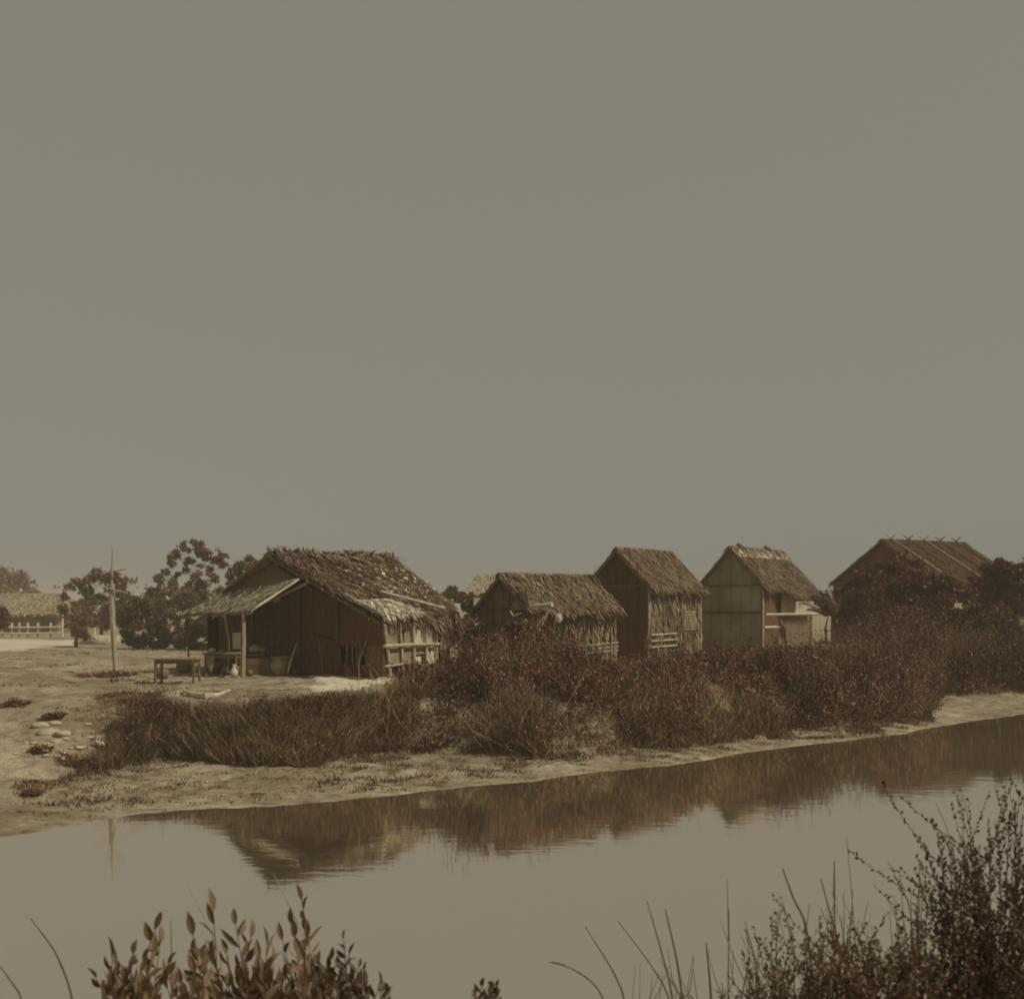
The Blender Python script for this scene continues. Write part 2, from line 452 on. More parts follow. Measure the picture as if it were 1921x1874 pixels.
# ------------------------------------------------------------------ thatch
def surf(A, B, C, D, u, v):
    u = u[:, None]; v = v[:, None]
    return (A * (1 - u) + B * u) * (1 - v) + (D * (1 - u) + C * u) * v
def thatch(mb, A, B, C, D, row=.13, pitch=.045, ln=.36, wd=.026, th=.10, lift=.05, sag=.0, messy=.10, fringe=.22, solid=True):
    """A,B ridge left/right  D,C eave left/right; slab plus rows of leaf strips"""
    A, B, C, D = [np.array(p, float) for p in (A, B, C, D)]
    n = np.cross(D - A, B - A); n /= np.linalg.norm(n)
    if n[2] < 0: n = -n
    if solid: 
        s = [A, D, C, B]
        mb.hexa(np.array(s) - n * th, np.array(s))
    H = np.linalg.norm(((D - A) + (C - B)) / 2); Wd = np.linalg.norm(((B - A) + (C - D)) / 2)
    nr = max(2, int(H / row)); nc = max(2, int(Wd / pitch))
    v = np.repeat(np.arange(nr) / nr, nc); u = np.tile(np.arange(nc) / nc, nr)
    u = np.clip(u + rng.normal(size=len(u)) * .5 / nc, 0, 1); v = np.clip(v + rng.normal(size=len(v)) * .25 / nr, 0, .985)
    p = surf(A, B, C, D, u, v)
    dn = surf(A, B, C, D, u, v + .01) - p; dn /= np.linalg.norm(dn, axis=1)[:, None]
    sd = np.cross(n, dn); sd /= np.linalg.norm(sd, axis=1)[:, None]
    clump = (fbm(u * Wd * 2.2, v * H * 2.2, rng.integers(99)) - .5)
    d = dn + sd * (rng.normal(size=(len(u), 1)) * messy + clump[:, None] * .25) + n * (rng.random((len(u), 1)) * messy * .8)
    L = ln * (.6 + .8 * rng.random((len(u), 1)))
    mb.blades(p + n * (.008 + .02 * rng.random((len(u), 1))), d * L + n * lift * rng.random((len(u), 1)), sd * wd * (.6 + .8 * rng.random((len(u), 1))))
    if fringe:
        k = int(nc * 2.2); u = rng.random(k); p = surf(A, B, C, D, u, np.full(k, .99))
        z = np.tile([0, 0, -1.], (k, 1)); d0 = (D - A) / np.linalg.norm(D - A)
        d = d0 * .55 + z * .6 + rng.normal(size=(k, 3)) * .18
        mb.blades(p - n * rng.random((k, 1)) * th, d * fringe * (.3 + rng.random((k, 1)) ** 1.5), np.tile((B - A) / np.linalg.norm(B - A), (k, 1)) * wd)
    return mb
def ridge_cap(mb, A, B, n1, n2, ln=.35, pitch=.035, wd=.03):
    A, B = np.array(A), np.array(B); k = int(np.linalg.norm(B - A) / pitch)
    for nn in (n1, n2):
        nn = np.array(nn, float); nn /= np.linalg.norm(nn)
        u = rng.random((k * 2, 1)); p = A + (B - A) * u + np.array([0, 0, .05]) + np.array([0, 0, .05]) * rng.random((k * 2, 1))
        d = nn + rng.normal(size=(k * 2, 3)) * .12
        mb.blades(p, d * ln * (.5 + rng.random((k * 2, 1))), np.tile((B - A) / np.linalg.norm(B - A), (k * 2, 1)) * wd)
    mb.tube([A + [0, 0, .02], (A + B) / 2 + [0, 0, .01], B + [0, 0, .02]], .06, 6)
    return mb
def hang_wall(mb, p0, p1, ztop, zbot, rows=4, wd=.03, pitch=.04, mess=.12, n=None):
    """leaf-clad wall from p0 to p1 (x, y), strips hanging in rows; n outward"""
    p0, p1 = np.array(p0, float), np.array(p1, float); L = np.linalg.norm(p1 - p0); k = int(L / pitch)
    t = (p1 - p0) / L; n = np.array(n, float)
    for r in range(rows):
        u = rng.random((k * 2, 1)); z = ztop - (ztop - zbot) * r / rows
        b = np.hstack([p0 + (p1 - p0) * u + n * (.03 + .03 * rng.random((k * 2, 1))), np.full((k * 2, 1), z) + rng.normal(size=(k * 2, 1)) * .05])
        d = np.tile([0, 0, -1.], (k * 2, 1)) + rng.normal(size=(k * 2, 3)) * mess
        mb.blades(b, d * (ztop - zbot) / rows * (.8 + .7 * rng.random((k * 2, 1))), np.tile([t[0], t[1], 0], (k * 2, 1)) * wd * (.6 + .8 * rng.random((k * 2, 1))))
    return mb

def hut(name, label, X, Y, th, W, L, ze, zr, oh=.28, og=.18, mroof='thatch', mgable='wall_dark', mside='wall_leaf', z0=GZ, group='thatched huts of the village', leafy=True, band=None):
    """gabled hut, ridge along local x turned by th degrees. returns (thing, local->world, ridge object)"""
    th = R(th); c, s = math.cos(th), math.sin(th)
    def lw(x, y, z): return np.array([X + x * c - y * s, Y + x * s + y * c, z])
    t = thing(name, label, 'hut', (X, Y, z0), group)
    k = (zr - ze) / (W / 2)
    rl, rr = -L / 2, L / 2
    yw = W / 2 - oh; xl, xr = rl + og, rr - og; zw = ze + k * oh - .10
    # roof, two slopes
    A, B = lw(rl, 0, zr), lw(rr, 0, zr)
    g = MB()
    thatch(g, A, B, lw(rr, -W / 2, ze), lw(rl, -W / 2, ze))
    thatch(g, B, A, lw(rl, W / 2, ze), lw(rr, W / 2, ze), pitch=.09, row=.2)
    roof = g.build('roof', mroof, t)
    g = MB(); ridge_cap(g, A, B, lw(0, -1, -k) - lw(0, 0, 0), lw(0, 1, -k) - lw(0, 0, 0))
    rc = g.build('ridge_cap', mroof, roof)
    # rake poles
    for x in (rl + .03, rr - .03):
        g = MB()
        g.tube([lw(x, 0, zr - .12), lw(x, -W / 2, ze - .12)], .04, 6); g.tube([lw(x, 0, zr - .12), lw(x, W / 2, ze - .12)], .04, 6)
        g.build('rake_pole', 'bamboo_dark', t)
    # gable walls
    for x, sg in ((xl, -1), (xr, 1)):
        g = MB(); pr = [(-yw, z0 - .1), (yw, z0 - .1), (yw, zw), (0, zr - .14), (-yw, zw)]
        a = [lw(x, y, z) for y, z in pr]; b = [lw(x - sg * .05, y, z) for y, z in pr]
        g.add(a + b, [[0, 1, 6, 5], [1, 2, 7, 6], [2, 3, 8, 7], [3, 4, 9, 8], [4, 0, 5, 9], [0, 1, 2, 4], [5, 6, 7, 9]], [[2, 3, 4], [7, 8, 9]])
        gw = g.build('gable_wall', mgable, t)
        g = MB()
        for y in (-yw, yw): g.tube([lw(x + sg * .02, y, z0), lw(x + sg * .02, y, zw)], .05, 6)
        g.tube([lw(x + sg * .05, -yw, zw), lw(x + sg * .05, yw, zw)], .035, 6)
        if band: g.tube([lw(x + sg * .05, -yw, band), lw(x + sg * .05, yw, band)], .05, 6)
        g.build('wall_frame', 'bamboo_dark', t)
        g = MB()
        for y in np.linspace(-yw, yw, 7)[1:-1]: g.tube([lw(x + sg * .03, y + rng.normal() * .04, z0), lw(x + sg * .03, y + rng.normal() * .04, min(zr - .25 - k * abs(y), zr))], .016, 5)
        for _ in range(5):
            y = rng.uniform(-yw * .7, yw * .5); z_ = rng.uniform(z0 + .8, zw); a_ = rng.uniform(.25, .6); b_ = rng.uniform(.2, .5); q_ = sg * (.012 + .004 * _)
            c_ = [lw(x + q_, y, z_), lw(x + q_, y + a_, z_ + rng.normal() * .03), lw(x + q_, y + a_, min(z_ + b_, zw)), lw(x + q_, y, min(z_ + b_, zw))]
            g.hexa(np.array(c_) - (lw(sg * .01, 0, 0) - lw(0, 0, 0)), c_)
        g.build('batten', mgable, t)
    for sg in (-1, 1):
        g = MB()
        p0, p1 = lw(xl, sg * yw, 0), lw(xr, sg * yw, 0); n = lw(0, sg, 0) - lw(0, 0, 0)
        g.hexa([p0 - n * .05 + [0, 0, z0 - .1], p1 - n * .05 + [0, 0, z0 - .1], p1 + [0, 0, z0 - .1], p0 + [0, 0, z0 - .1]],
               [p0 - n * .05 + [0, 0, zw], p1 - n * .05 + [0, 0, zw], p1 + [0, 0, zw], p0 + [0, 0, zw]])
        if leafy: hang_wall(g, p0[:2], p1[:2], zw, z0 + .1, 5, n=n[:2])
        g.build('side_wall', mside, t)
    for x, y in ((xl, -yw), (xr, -yw), (xl, yw), (xr, yw)):
        MB().tube([lw(x, y * 1.02, z0 - .1), lw(x, y * 1.02, zw)], .06, 7).build('post', 'bamboo', t)
    return t, lw, dict(yw=yw, xl=xl, xr=xr, zw=zw, roof=roof, k=k)

def wallpoint(px, py, a, b, off=0.0):
    """ray of pixel met with the vertical plane through (x,y) a and b, moved off metres to the camera"""
    a, b = np.array(a[:2]), np.array(b[:2]); t = b - a; n = np.array([t[1], -t[0]]); n /= np.linalg.norm(n)
    if n[1] > 0: n = -n
    a = a + n * off
    r = np.array([(px - CX) / F, 1.0]); Y = np.dot(a, n) / np.dot(r, n)
    return P(px, py, Y)

# ------------------------------------------------------------------ main house
A = P(502, 1038, 37.4); B = P(738, 1047, 41.3); C = P(852, 1140, 39.4); D = P(722, 1169, 34.4)
D2 = P(383, 1134, 40.6); C2 = B + (D2 - A)
mh = thing('thatched_house', 'large tumbledown thatched house with awning and open yard, biggest on the left', 'house', (float((A[0] + C[0]) / 2), 38, GZ), 'thatched huts of the village')
g = MB()
# sagging, uneven front slope made of four bays
def bay(u, v): return (A * (1 - u) + B * u) * (1 - v) + (D * (1 - u) + C * u) * v
us = [0, .22, .45, .72, 1]
dr = {0: 0, .22: .02, .45: -.16, .72: -.06, 1: 0}
for a, b in zip(us[:-1], us[1:]):
    za, zb = np.array([0, 0, dr[a]]), np.array([0, 0, dr[b]])
    thatch(g, bay(a, 0) + za, bay(b, 0) + zb, bay(b, 1), bay(a, 1), row=.10, pitch=.028, ln=.36, wd=.017, messy=.16, lift=.08, fringe=.3)
thatch(g, B, A, D2, C2, row=.25, pitch=.09, messy=.15)
mroof = g.build('roof', 'thatch_old', mh)
g = MB()
down = (D - A) / np.linalg.norm(D - A); down2 = (D2 - A) / np.linalg.norm(D2 - A)
ridge_cap(g, bay(0, 0), bay(.45, 0) + [0, 0, -.02], down, down2, .5); ridge_cap(g, bay(.42, 0) + [0, 0, -.1], bay(1, 0), down, down2, .4)
k = 260; u = rng.random(k); p = np.array([bay(x, 0) for x in u]) + [0, 0, .04]
g.blades(p, np.hstack([rng.normal(size=(k, 2)) * .16, rng.random((k, 1)) * .22]), rng.normal(size=(k, 3)) * .02)
g.build('ridge_cap', 'thatch_old', mroof)
g = MB(); k = 500; u = rng.random((k, 1)); q = D + (C - D) * u + rng.normal(size=(k, 3)) * .05
g.blades(q, (down * .6 + np.array([0, 0, -.8])) * (.10 + .45 * rng.random((k, 1)) ** 2 * (.4 + u)) + rng.normal(size=(k, 3)) * .07, np.tile((C - D) / np.linalg.norm(C - D), (k, 1)) * .016)
q = A + (D - A) * rng.random((k, 1)); g.blades(q, down * .3 + rng.normal(size=(k, 3)) * .09, np.tile((B - A) / np.linalg.norm(B - A), (k, 1)) * .014)
g.build('eave_fringe', 'thatch_old', mroof)
# pale slipped leaves lying on the old roof
g = MB(); k = 130; u = .3 + .7 * rng.random(k); v = .25 + .7 * rng.random(k); p = np.array([bay(a, b) for a, b in zip(u, v)])
nn = np.cross(D - A, B - A); nn = nn / np.linalg.norm(nn); nn = nn if nn[2] > 0 else -nn
g.leaves(p + nn * .12, (down + rng.normal(size=(k, 3)) * .5) * .12, np.cross(nn, down) * .04 + rng.normal(size=(k, 3)) * .012)
g.build('loose_leaves', 'thatch_pale', mroof)
ga, gb = D2 + (D - D2) * .04, D2 + (D - D2) * .97
def gp(px, py, off=0.0): return wallpoint(px, py, ga, gb, off)
def panel(pts, th=.04, off=0.0, fn=gp):
    p = [fn(x, y, off) for x, y in pts]; q = [fn(x, y, off - th) for x, y in pts]
    return MB().hexa(q, p)
panel([(403, 1129), (502, 1052), (560, 1089), (470, 1150)], off=.02).build('gable_wall', 'wall_mid', mh)
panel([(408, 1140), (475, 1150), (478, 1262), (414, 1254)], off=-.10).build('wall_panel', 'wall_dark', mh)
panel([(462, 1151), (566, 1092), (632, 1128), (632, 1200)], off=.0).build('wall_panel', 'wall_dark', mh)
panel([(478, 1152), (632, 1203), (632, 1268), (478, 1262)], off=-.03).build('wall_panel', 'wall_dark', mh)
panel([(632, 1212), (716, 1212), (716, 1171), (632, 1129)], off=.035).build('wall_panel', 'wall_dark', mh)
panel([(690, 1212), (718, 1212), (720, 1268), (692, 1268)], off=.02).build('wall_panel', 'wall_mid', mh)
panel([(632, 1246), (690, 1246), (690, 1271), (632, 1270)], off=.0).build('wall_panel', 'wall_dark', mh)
for x, dx in ((636, 2), (652, -3), (661, 1), (668, 3), (676, -2), (688, 1)):
    MB().tube([gp(x, 1205, .03), gp(x + dx, 1252, .03)], .035, 6).build('stake', 'bamboo_dark', mh)
for x in (560, 632, 718):
    MB().tube([gp(x, 1096 if x == 560 else 1130 if x == 632 else 1165, .09), gp(x, 1270, .09)], .07, 7).build('post', 'wall_dark', mh)
# rake of the gable: pole and leaf edge
MB().tube([A + [0, 0, -.1], D2 + [0, 0, -.1]], .05, 6).build('rake_pole', 'bamboo_dark', mh)
MB().tube([A + [0, 0, -.1], D + [0, 0, -.1]], .05, 6).build('rake_pole', 'bamboo_dark', mh)
MB().tube([gp(498, 1131, .5), gp(576, 1094, .25)], .045, 6).build('rafter', 'bamboo', mh)
g = MB(); g.slab([gp(505, 1122, .45), gp(515, 1131, .45), gp(527, 1124, .3), gp(520, 1117, .3)], .02); g.build('roof_patch', 'thatch_pale', mh)
# back and side walls so the house is closed behind
Cf, Df = C * [1, 1, 0], D * [1, 1, 0]
def vwall(p, q, z0, z1, th=.05):
    p, q = np.array([p[0], p[1], 0.]), np.array([q[0], q[1], 0.]); t = (q - p) / np.linalg.norm(q - p); n = np.array([-t[1], t[0], 0]) * th
    return MB().hexa([p + [0, 0, z0], q + [0, 0, z0], q + n + [0, 0, z0], p + n + [0, 0, z0]], [p + [0, 0, z1], q + [0, 0, z1], q + n + [0, 0, z1], p + n + [0, 0, z1]])
vwall(D2 * .97 + C2 * .03, D2 * .1 + C2 * .9, GZ - .1, D2[2] - .05).build('back_wall', 'wall_dark', mh)
i0, i1 = D2 * .1 + C2 * .9, C * .93 + D * .07
g = MB(); pb = B - (B - A) * .08
a_ = [i0 * [1, 1, 0] + [0, 0, GZ - .1], i1 * [1, 1, 0] + [0, 0, GZ - .1], np.array([i1[0], i1[1], 3.3]), pb - [0, 0, .3], np.array([i0[0], i0[1], D2[2] - .1])]
g.add(a_, [[0, 1, 2, 4]], [[2, 3, 4]]); g.build('gable_wall', 'wall_dark', mh)
# awning over the yard
aw = [P(428, 1113, 39.6), P(562, 1084, 36.4), P(472, 1143, 35.2), P(345, 1150, 38.3)]
g = MB(); thatch(g, *aw, row=.14, pitch=.05, ln=.34, wd=.035, messy=.08, th=.05, fringe=.16); g.build('awning', 'thatch_pale', mh)
MB().tube([aw[3] - [0, 0, .08], aw[2] - [0, 0, .08]], .04, 6).build('awning_pole', 'bamboo_dark', mh)
MB().tube([P(456, 1148, 35.4), P(457, 1200, 35.5), np.array([*P(455, 1268, 35.6)[:2], GZ - .05])], [.055, .07, .075], 7).build('post', 'pole', mh)
MB().tube([P(421, 1148, 36.4), P(424, 1172, 36.4), P(430, 1205, 36.4), P(428, 1262, 36.5)], .022, 6, .1).build('prop_stick', 'bamboo', mh)
MB().tube([P(352, 1152, 38.2), P(354, 1248, 38.3)], .03, 6).build('post', 'bamboo_dark', mh)
# right lean-to: bright patch of roof, long pole, lattice wall
sa, sb = D[:2] + (C - D)[:2] * .03, D[:2] + (C - D)[:2] * .92
sa = sa + np.array([.0, -.05])
def sp(px, py, off=0.0): return wallpoint(px, py, sa, sb, off)
_u, _v = np.meshgrid(np.linspace(0, 1, 121), np.linspace(0, 1.35, 163)); _s = surf(A, B, C, D, _u.ravel(), _v.ravel())
_px = CX + F * _s[:, 0] / _s[:, 1]; _py = HZ - F * (_s[:, 2] - EYE) / _s[:, 1]
def rp(px, py, off=.14):
    return _s[np.argmin((_px - px) ** 2 + (_py - py) ** 2)] + nn * off
up = nn * .16
g = MB(); thatch(g, rp(662, 1133, .12), rp(726, 1131, .12), rp(788, 1163, .22), rp(714, 1166, .16), row=.14, pitch=.05, ln=.3, wd=.035, messy=.16, th=.03, fringe=.2); g.build('roof_patch', 'thatch_pale', mh)
g = MB(); thatch(g, rp(738, 1130, .1), rp(806, 1134, .1), P(836, 1163, 38.0), P(792, 1164, 36.7), row=.16, pitch=.05, ln=.4, messy=.3, th=.04, fringe=.35); g.build('roof_patch', 'thatch_old', mh)
MB().tube([rp(712, 1120, .2), rp(780, 1141, .24), rp(828, 1157, .3)], .045, 6).build('roof_pole', 'bamboo', mh)
MB().tube([rp(640, 1132, .16), rp(722, 1164, .16)], .03, 6).build('roof_pole', 'bamboo', mh)
for pts, m_ in (([(722, 1174), (748, 1176), (751, 1246), (727, 1243)], 'board'), ([(758, 1184), (774, 1183), (775, 1246), (757, 1246)], 'board'),
                ([(776, 1181), (797, 1181), (797, 1206), (776, 1206)], 'white'), ([(800, 1180), (820, 1179), (821, 1209), (800, 1209)], 'white'),
                ([(778, 1213), (797, 1213), (797, 1226), (778, 1229)], 'board'), ([(779, 1232), (790, 1231), (790, 1246), (780, 1246)], 'white'),
                ([(801, 1213), (822, 1211), (822, 1244), (801, 1246)], 'white'), ([(826, 1196), (845, 1186), (852, 1212), (827, 1220)], 'board')):
    panel(pts, .03, .02, sp).build('wall_panel', m_, mh)
for x0, y0, x1, y1 in ((722, 1172, 733, 1270), (750, 1168, 757, 1262), (775, 1166, 778, 1252), (799, 1166, 800, 1250), (818, 1165, 820, 1252)):
    MB().tube([sp(x0, y0, .10), sp(x1, y1, .10)], .045, 7).build('lattice_pole', 'bamboo', mh)
MB().tube([sp(720, 1212, .17), sp(770, 1209, .17), sp(824, 1208, .17)], .05, 7).build('lattice_pole', 'bamboo', mh)
MB().tube([sp(722, 1250, .17), sp(790, 1241, .17)], .03, 7).build('lattice_pole', 'bamboo', mh)
vwall(sp(724, 1200, -.9), sp(836, 1200, -.9), GZ - .1, 3.2).build('side_wall', 'wall_dark', mh)
# hanging tatters on the far end
g = MB(); k = 420
e0, e1 = P(838, 1136, 39.5), P(858, 1150, 38.9)
u = rng.random((k, 1)); p = e0 + (e1 - e0) * u
g.blades(p, np.array([.1, -.1, -1.]) * (.25 + 1.1 * rng.random((k, 1)) * u) + rng.normal(size=(k, 3)) * .1, rng.normal(size=(k, 3)) * .02 + [.02, 0, 0])
k = 120; u = rng.random((k, 1)); p = P(812, 1165, 38.4) + (P(845, 1160, 39) - P(812, 1165, 38.4)) * u
g.blades(p, np.array([.15, -.1, -.5]) * (.5 + rng.random((k, 1))) + rng.normal(size=(k, 3)) * .2, rng.normal(size=(k, 3)) * .03)
g.build('hanging_thatch', 'thatch', mh)

# ------------------------------------------------------------------ other huts
h2, lw2, i2 = hut('thatched_hut', 'low sagging thatched hut with pale gable cloth, between big house and tall hut', 1.2, 40, 38, 3.2, 4.15, 3.38, 4.58, mroof='thatch', mgable='wall_mid', oh=.3)
# pale triangular mat on its gable and a rolled awning
def g2(px, py, off): return wallpoint(px, py, lw2(i2['xl'], 1, 0), lw2(i2['xl'], -1, 0), off)
p = [g2(956, 1146, .12), g2(994, 1140, .12), g2(989, 1109, .12), g2(973, 1107, .12)]
MB().slab(p, .02).build('gable_mat', 'board', h2)
MB().tube([P(993, 1137, 37.6), P(1036, 1134, 37.2)], [.03, .03, .08], 8).build('rolled_awning', 'cloth', h2)
MB().tube([P(957, 1146, 37.8), P(963, 1156, 37.7), P(978, 1150, 37.6)], .025, 6).build('awning_pole', 'bamboo', h2)
g = MB(); thatch(g, P(958, 1150, 38.2), P(1030, 1140, 37.6), P(1015, 1172, 36.8), P(965, 1180, 37.4), row=.14, messy=.3, fringe=.3); g.build('lower_roof', 'thatch_old', h2)
ft, fl = P(1052, 1158, 41.6), None
g = MB(); a = np.linspace(0, 2 * np.pi, 20, endpoint=False)
v = [P(1048 + 7 * math.cos(x), 1159 + 9 * math.sin(x), 36.9) for x in a]; v2 = [q + [0, .04, 0] for q in v]
g.add(v + v2 + [P(1048, 1159, 36.86), P(1048, 1159, 36.94)], [[i, (i + 1) % 20, 20 + (i + 1) % 20, 20 + i] for i in range(20)], [[40, (i + 1) % 20, i] for i in range(20)] + [[41, 20 + i, 20 + (i + 1) % 20] for i in range(20)])
tag(g.build('woven_tray', 'white'), 'round pale woven tray hung under the eave of the low hut', 'tray')

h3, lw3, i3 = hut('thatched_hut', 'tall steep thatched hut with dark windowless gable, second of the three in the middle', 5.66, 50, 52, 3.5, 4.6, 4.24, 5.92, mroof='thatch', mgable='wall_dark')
# opening under the eave with a pale shutter
q0, q1 = lw3(i3['xr'] - 2.0, -i3['yw'] - .07, 0), lw3(i3['xr'] - .5, -i3['yw'] - .07, 0)
g = MB(); a, b = q0 * [1, 1, 0], q1 * [1, 1, 0]; t_ = (b - a); nrm = np.array([t_[1], -t_[0], 0]); nrm /= np.linalg.norm(nrm)
win = vwall(a, b, 3.15, 3.95, .03).build('window', 'wall_dark', h3)
g = MB(); 
a2, b2 = a + nrm * .06 + t_ * .30, a + nrm * .06 + t_ * .95
for z in np.arange(2.55, 3.3, .12): g.hexa([a2 + [0, 0, z], b2 + [0, 0, z], b2 - nrm * .02 + [0, 0, z], a2 - nrm * .02 + [0, 0, z]], [a2 + [0, 0, z + .10], b2 + [0, 0, z + .10], b2 - nrm * .02 + [0, 0, z + .10], a2 - nrm * .02 + [0, 0, z + .10]])
g.build('shutter', 'board', h3)
for z in (1.9, 2.15, 2.4):
    MB().tube([lw3(i3['xl'], -i3['yw'] - .15, z), lw3(i3['xl'] + 2.0, -i3['yw'] - .15, z + .03)], .04, 6).build('rail', 'bamboo', h3)

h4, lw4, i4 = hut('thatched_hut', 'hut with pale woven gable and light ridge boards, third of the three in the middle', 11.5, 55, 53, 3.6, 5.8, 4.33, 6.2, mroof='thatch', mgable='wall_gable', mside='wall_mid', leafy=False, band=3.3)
# light ridge boards with two little saddles
for sg in (-1, 1):
    a, b = lw4(-2.85, sg * .02, 6.26), lw4(2.85, sg * .02, 6.26); d_ = lw4(0, sg * .42, -.44 * i4['k'] / 1.0) - lw4(0, 0, 0)
    g = MB(); g.slab([a, b, b + d_, a + d_] if sg > 0 else [b, a, a + d_, b + d_], .03); g.build('ridge_board', 'thatch_pale', h4)
for x in (-1.75, 1.15):
    MB().tube([lw4(x - .1, .12, 6.42), lw4(x + .1, -.14, 6.22)], .09, 7).build('ridge_saddle', 'bamboo_dark', h4)
vwall(lw4(i4['xl'] + .1, -i4['yw'] - .06, 0), lw4(i4['xl'] + 1.5, -i4['yw'] - .06, 0), 1.6, 4.1, -.03).build('door', 'thatch_dark', h4)
vwall(lw4(i4['xl'] + 1.75, -i4['yw'] - .10, 0), lw4(i4['xl'] + 3.5, -i4['yw'] - .10, 0), 3.15, 4.12, -.04).build('shutter', 'white', h4)
g = MB(); thatch(g, lw4(-1.6, -1.5, 4.6), lw4(2.4, -1.5, 4.6), lw4(2.4, -2.3, 3.95), lw4(-1.2, -2.2, 4.0), row=.12, messy=.3, fringe=.3); g.build('eave_fringe', 'thatch', h4)
for py, x0, x1 in ((1153, 1437, 1535), (1177, 1434, 1464)):
    tag(MB().tube([P(x0, py, 51), P(x1, py - 1, 51.4)], .07, 6).build('porch_rail', 'white'), 'long pale rail at the porch of the woven hut' if x1 > 1500 else 'short pale plank low before the woven hut', 'rail')

h5, lw5, i5 = hut('thatched_hut', 'broad dark hut at the right, poles crossed over its ridge, bushes against it', 24.6, 70, 30, 8.2, 7.3, 4.96, 7.43, mroof='thatch_dark', mgable='thatch_dark', mside='wall_dark', leafy=False)
for x in (-2.8, -1.35, 0.0, 1.4, 2.8):
    for sg in (-1, 1):
        ov = lw5(x, -sg * .35, 7.56 + .35 * i5['k']); dn_ = lw5(x + .2, sg * (4.0 if x != -1.35 else 2.2), 7.56 - (4.0 if x != -1.35 else 2.2) * i5['k'])
        MB().tube([ov, (ov + dn_) / 2 + [0, 0, .02], dn_], [.03, .04, .045], 6).build('roof_pole', 'bamboo' if x in (0.0, -2.8) else 'bamboo_dark', i5['roof'])

# lean-to shed between big house and low hut
sh = thing('lean_to_shed', 'dark lean-to shed with tuft of pale thatch, left of the low hut', 'shed', (-1.0, 41, GZ), 'thatched huts of the village')
g = MB(); thatch(g, P(872, 1152, 43), P(958, 1148, 43.2), P(950, 1180, 41), P(868, 1182, 40.8), messy=.15); g.build('roof', 'thatch_dark', sh)
vwall(P(872, 1180, 41.3), P(950, 1180, 41.5), GZ - .1, 2.95).build('wall', 'wall_dark', sh)
vwall(P(866, 1160, 44), P(958, 1160, 44), GZ - .1, 3.1).build('wall', 'wall_dark', sh)
g = MB(); thatch(g, P(898, 1160, 41.8), P(922, 1158, 41.8), P(924, 1180, 40.9), P(896, 1178, 40.9), row=.1, messy=.3, ln=.3, fringe=.25, th=.03); g.build('loose_thatch', 'thatch_pale', sh)
for x in (870, 948): MB().tube([P(x, 1182, 41), np.array([*P(x, 1182, 41)[:2], GZ - .05])], .05, 6).build('post', 'bamboo_dark', sh)

# far pale hut roof
def far_hut(name, label, pts, Y, m, W=6.0, ov=0.0):
    """hipped roof seen broadside at distance Y"""
    x0, x1, xr0, xr1, yr, ye = pts
    t = thing(name, label, 'hut', (float(P((x0 + x1) / 2, ye, Y)[0]), Y + W / 2, GZ), 'thatched huts of the village')
    a, b = P(xr0, yr, Y), P(xr1, yr, Y); zr_ = a[2]; ze_ = P(x0, ye, Y)[2]
    a, b = a + [0, W / 2, 0], b + [0, W / 2, 0]
    c, d = P(x1, ye, Y), P(x0, ye, Y); c2, d2 = c + [0, W, 0], d + [0, W, 0]
    g = MB(); kw = dict(row=.3, pitch=.14, ln=.6, wd=.07)
    thatch(g, a, b, c, d, **kw); thatch(g, b, a, d2, c2, **kw)
    thatch(g, b, b + [.02, .05, 0], c2, c, **kw); thatch(g, a + [0, .05, 0], a, d, d2, **kw)
    g.build('roof', m, t)
    e = .5
    g = MB(); g.hexa([d + [e, e, -ze_ + GZ - .1], c + [-e, e, -ze_ + GZ - .1], c2 + [-e, -e, -ze_ + GZ - .1], d2 + [e, -e, -ze_ + GZ - .1]], [d + [e, e, 0], c + [-e, e, 0], c2 + [-e, -e, 0], d2 + [e, -e, 0]])
    g.build('wall', 'wall_pale', t)
    return t, d, c
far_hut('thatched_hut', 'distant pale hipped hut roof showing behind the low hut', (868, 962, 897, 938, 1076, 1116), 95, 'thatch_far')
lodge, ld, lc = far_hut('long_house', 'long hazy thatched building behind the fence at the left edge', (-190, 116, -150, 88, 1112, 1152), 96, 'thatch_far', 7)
for px_ in (-60, 20, 90):
    a = P(px_ - 12, 1160, 96.45); b = P(px_ + 12, 1160, 96.45)
    vwall(a, b, 1.6, 2.8, -.05).build('window', 'wall_mid', lodge)

# ------------------------------------------------------------------ fence, pole, posts
fz = thing('rail_fence', 'pale post and rail fence before the hazy long building', 'fence', (-36, 85, GZ))
for x in (-80, -45, -20, 4, 22, 36, 52, 71, 95, 117):
    p = P(x, 1160 if x == 117 else 1168, 85); MB().tube([[p[0], p[1], GZ - .05], p], .08, 6).build('post', 'white', fz)
for py in (1176, 1187):
    MB().tube([P(-80, py, 84.9), P(40, py + 1, 84.9), P(117, py, 84.9)], .06, 6).build('rail', 'white', fz)
for x, h, l in ((177, 1156, 'left of the pair of short white posts far behind the pole'), (188, 1155, 'right of the pair of short white posts far behind the pole')):
    p = P(x, h, 88); tag(MB().tube([[p[0], p[1], GZ - .05], p], .12, 7).build('post', 'white'), l, 'post', 'white posts behind the pole')
pl = thing('utility_pole', 'tall pale leaning pole with crossarms on the open ground', 'pole', (*G(217, 1262)[:2], GZ))
b0 = G(217, 1262)
MB().tube([b0 - [0, 0, .1], P(213, 1200, b0[1]), P(210, 1140, b0[1]), P(210, 1095, b0[1])], [.07, .085, .1, .085], 9, .03).build('pole', 'pole', pl)
MB().tube([P(210, 1096, b0[1]), P(211, 1030, b0[1])], [.04, .02], 7).build('pole_top', 'pole', pl)
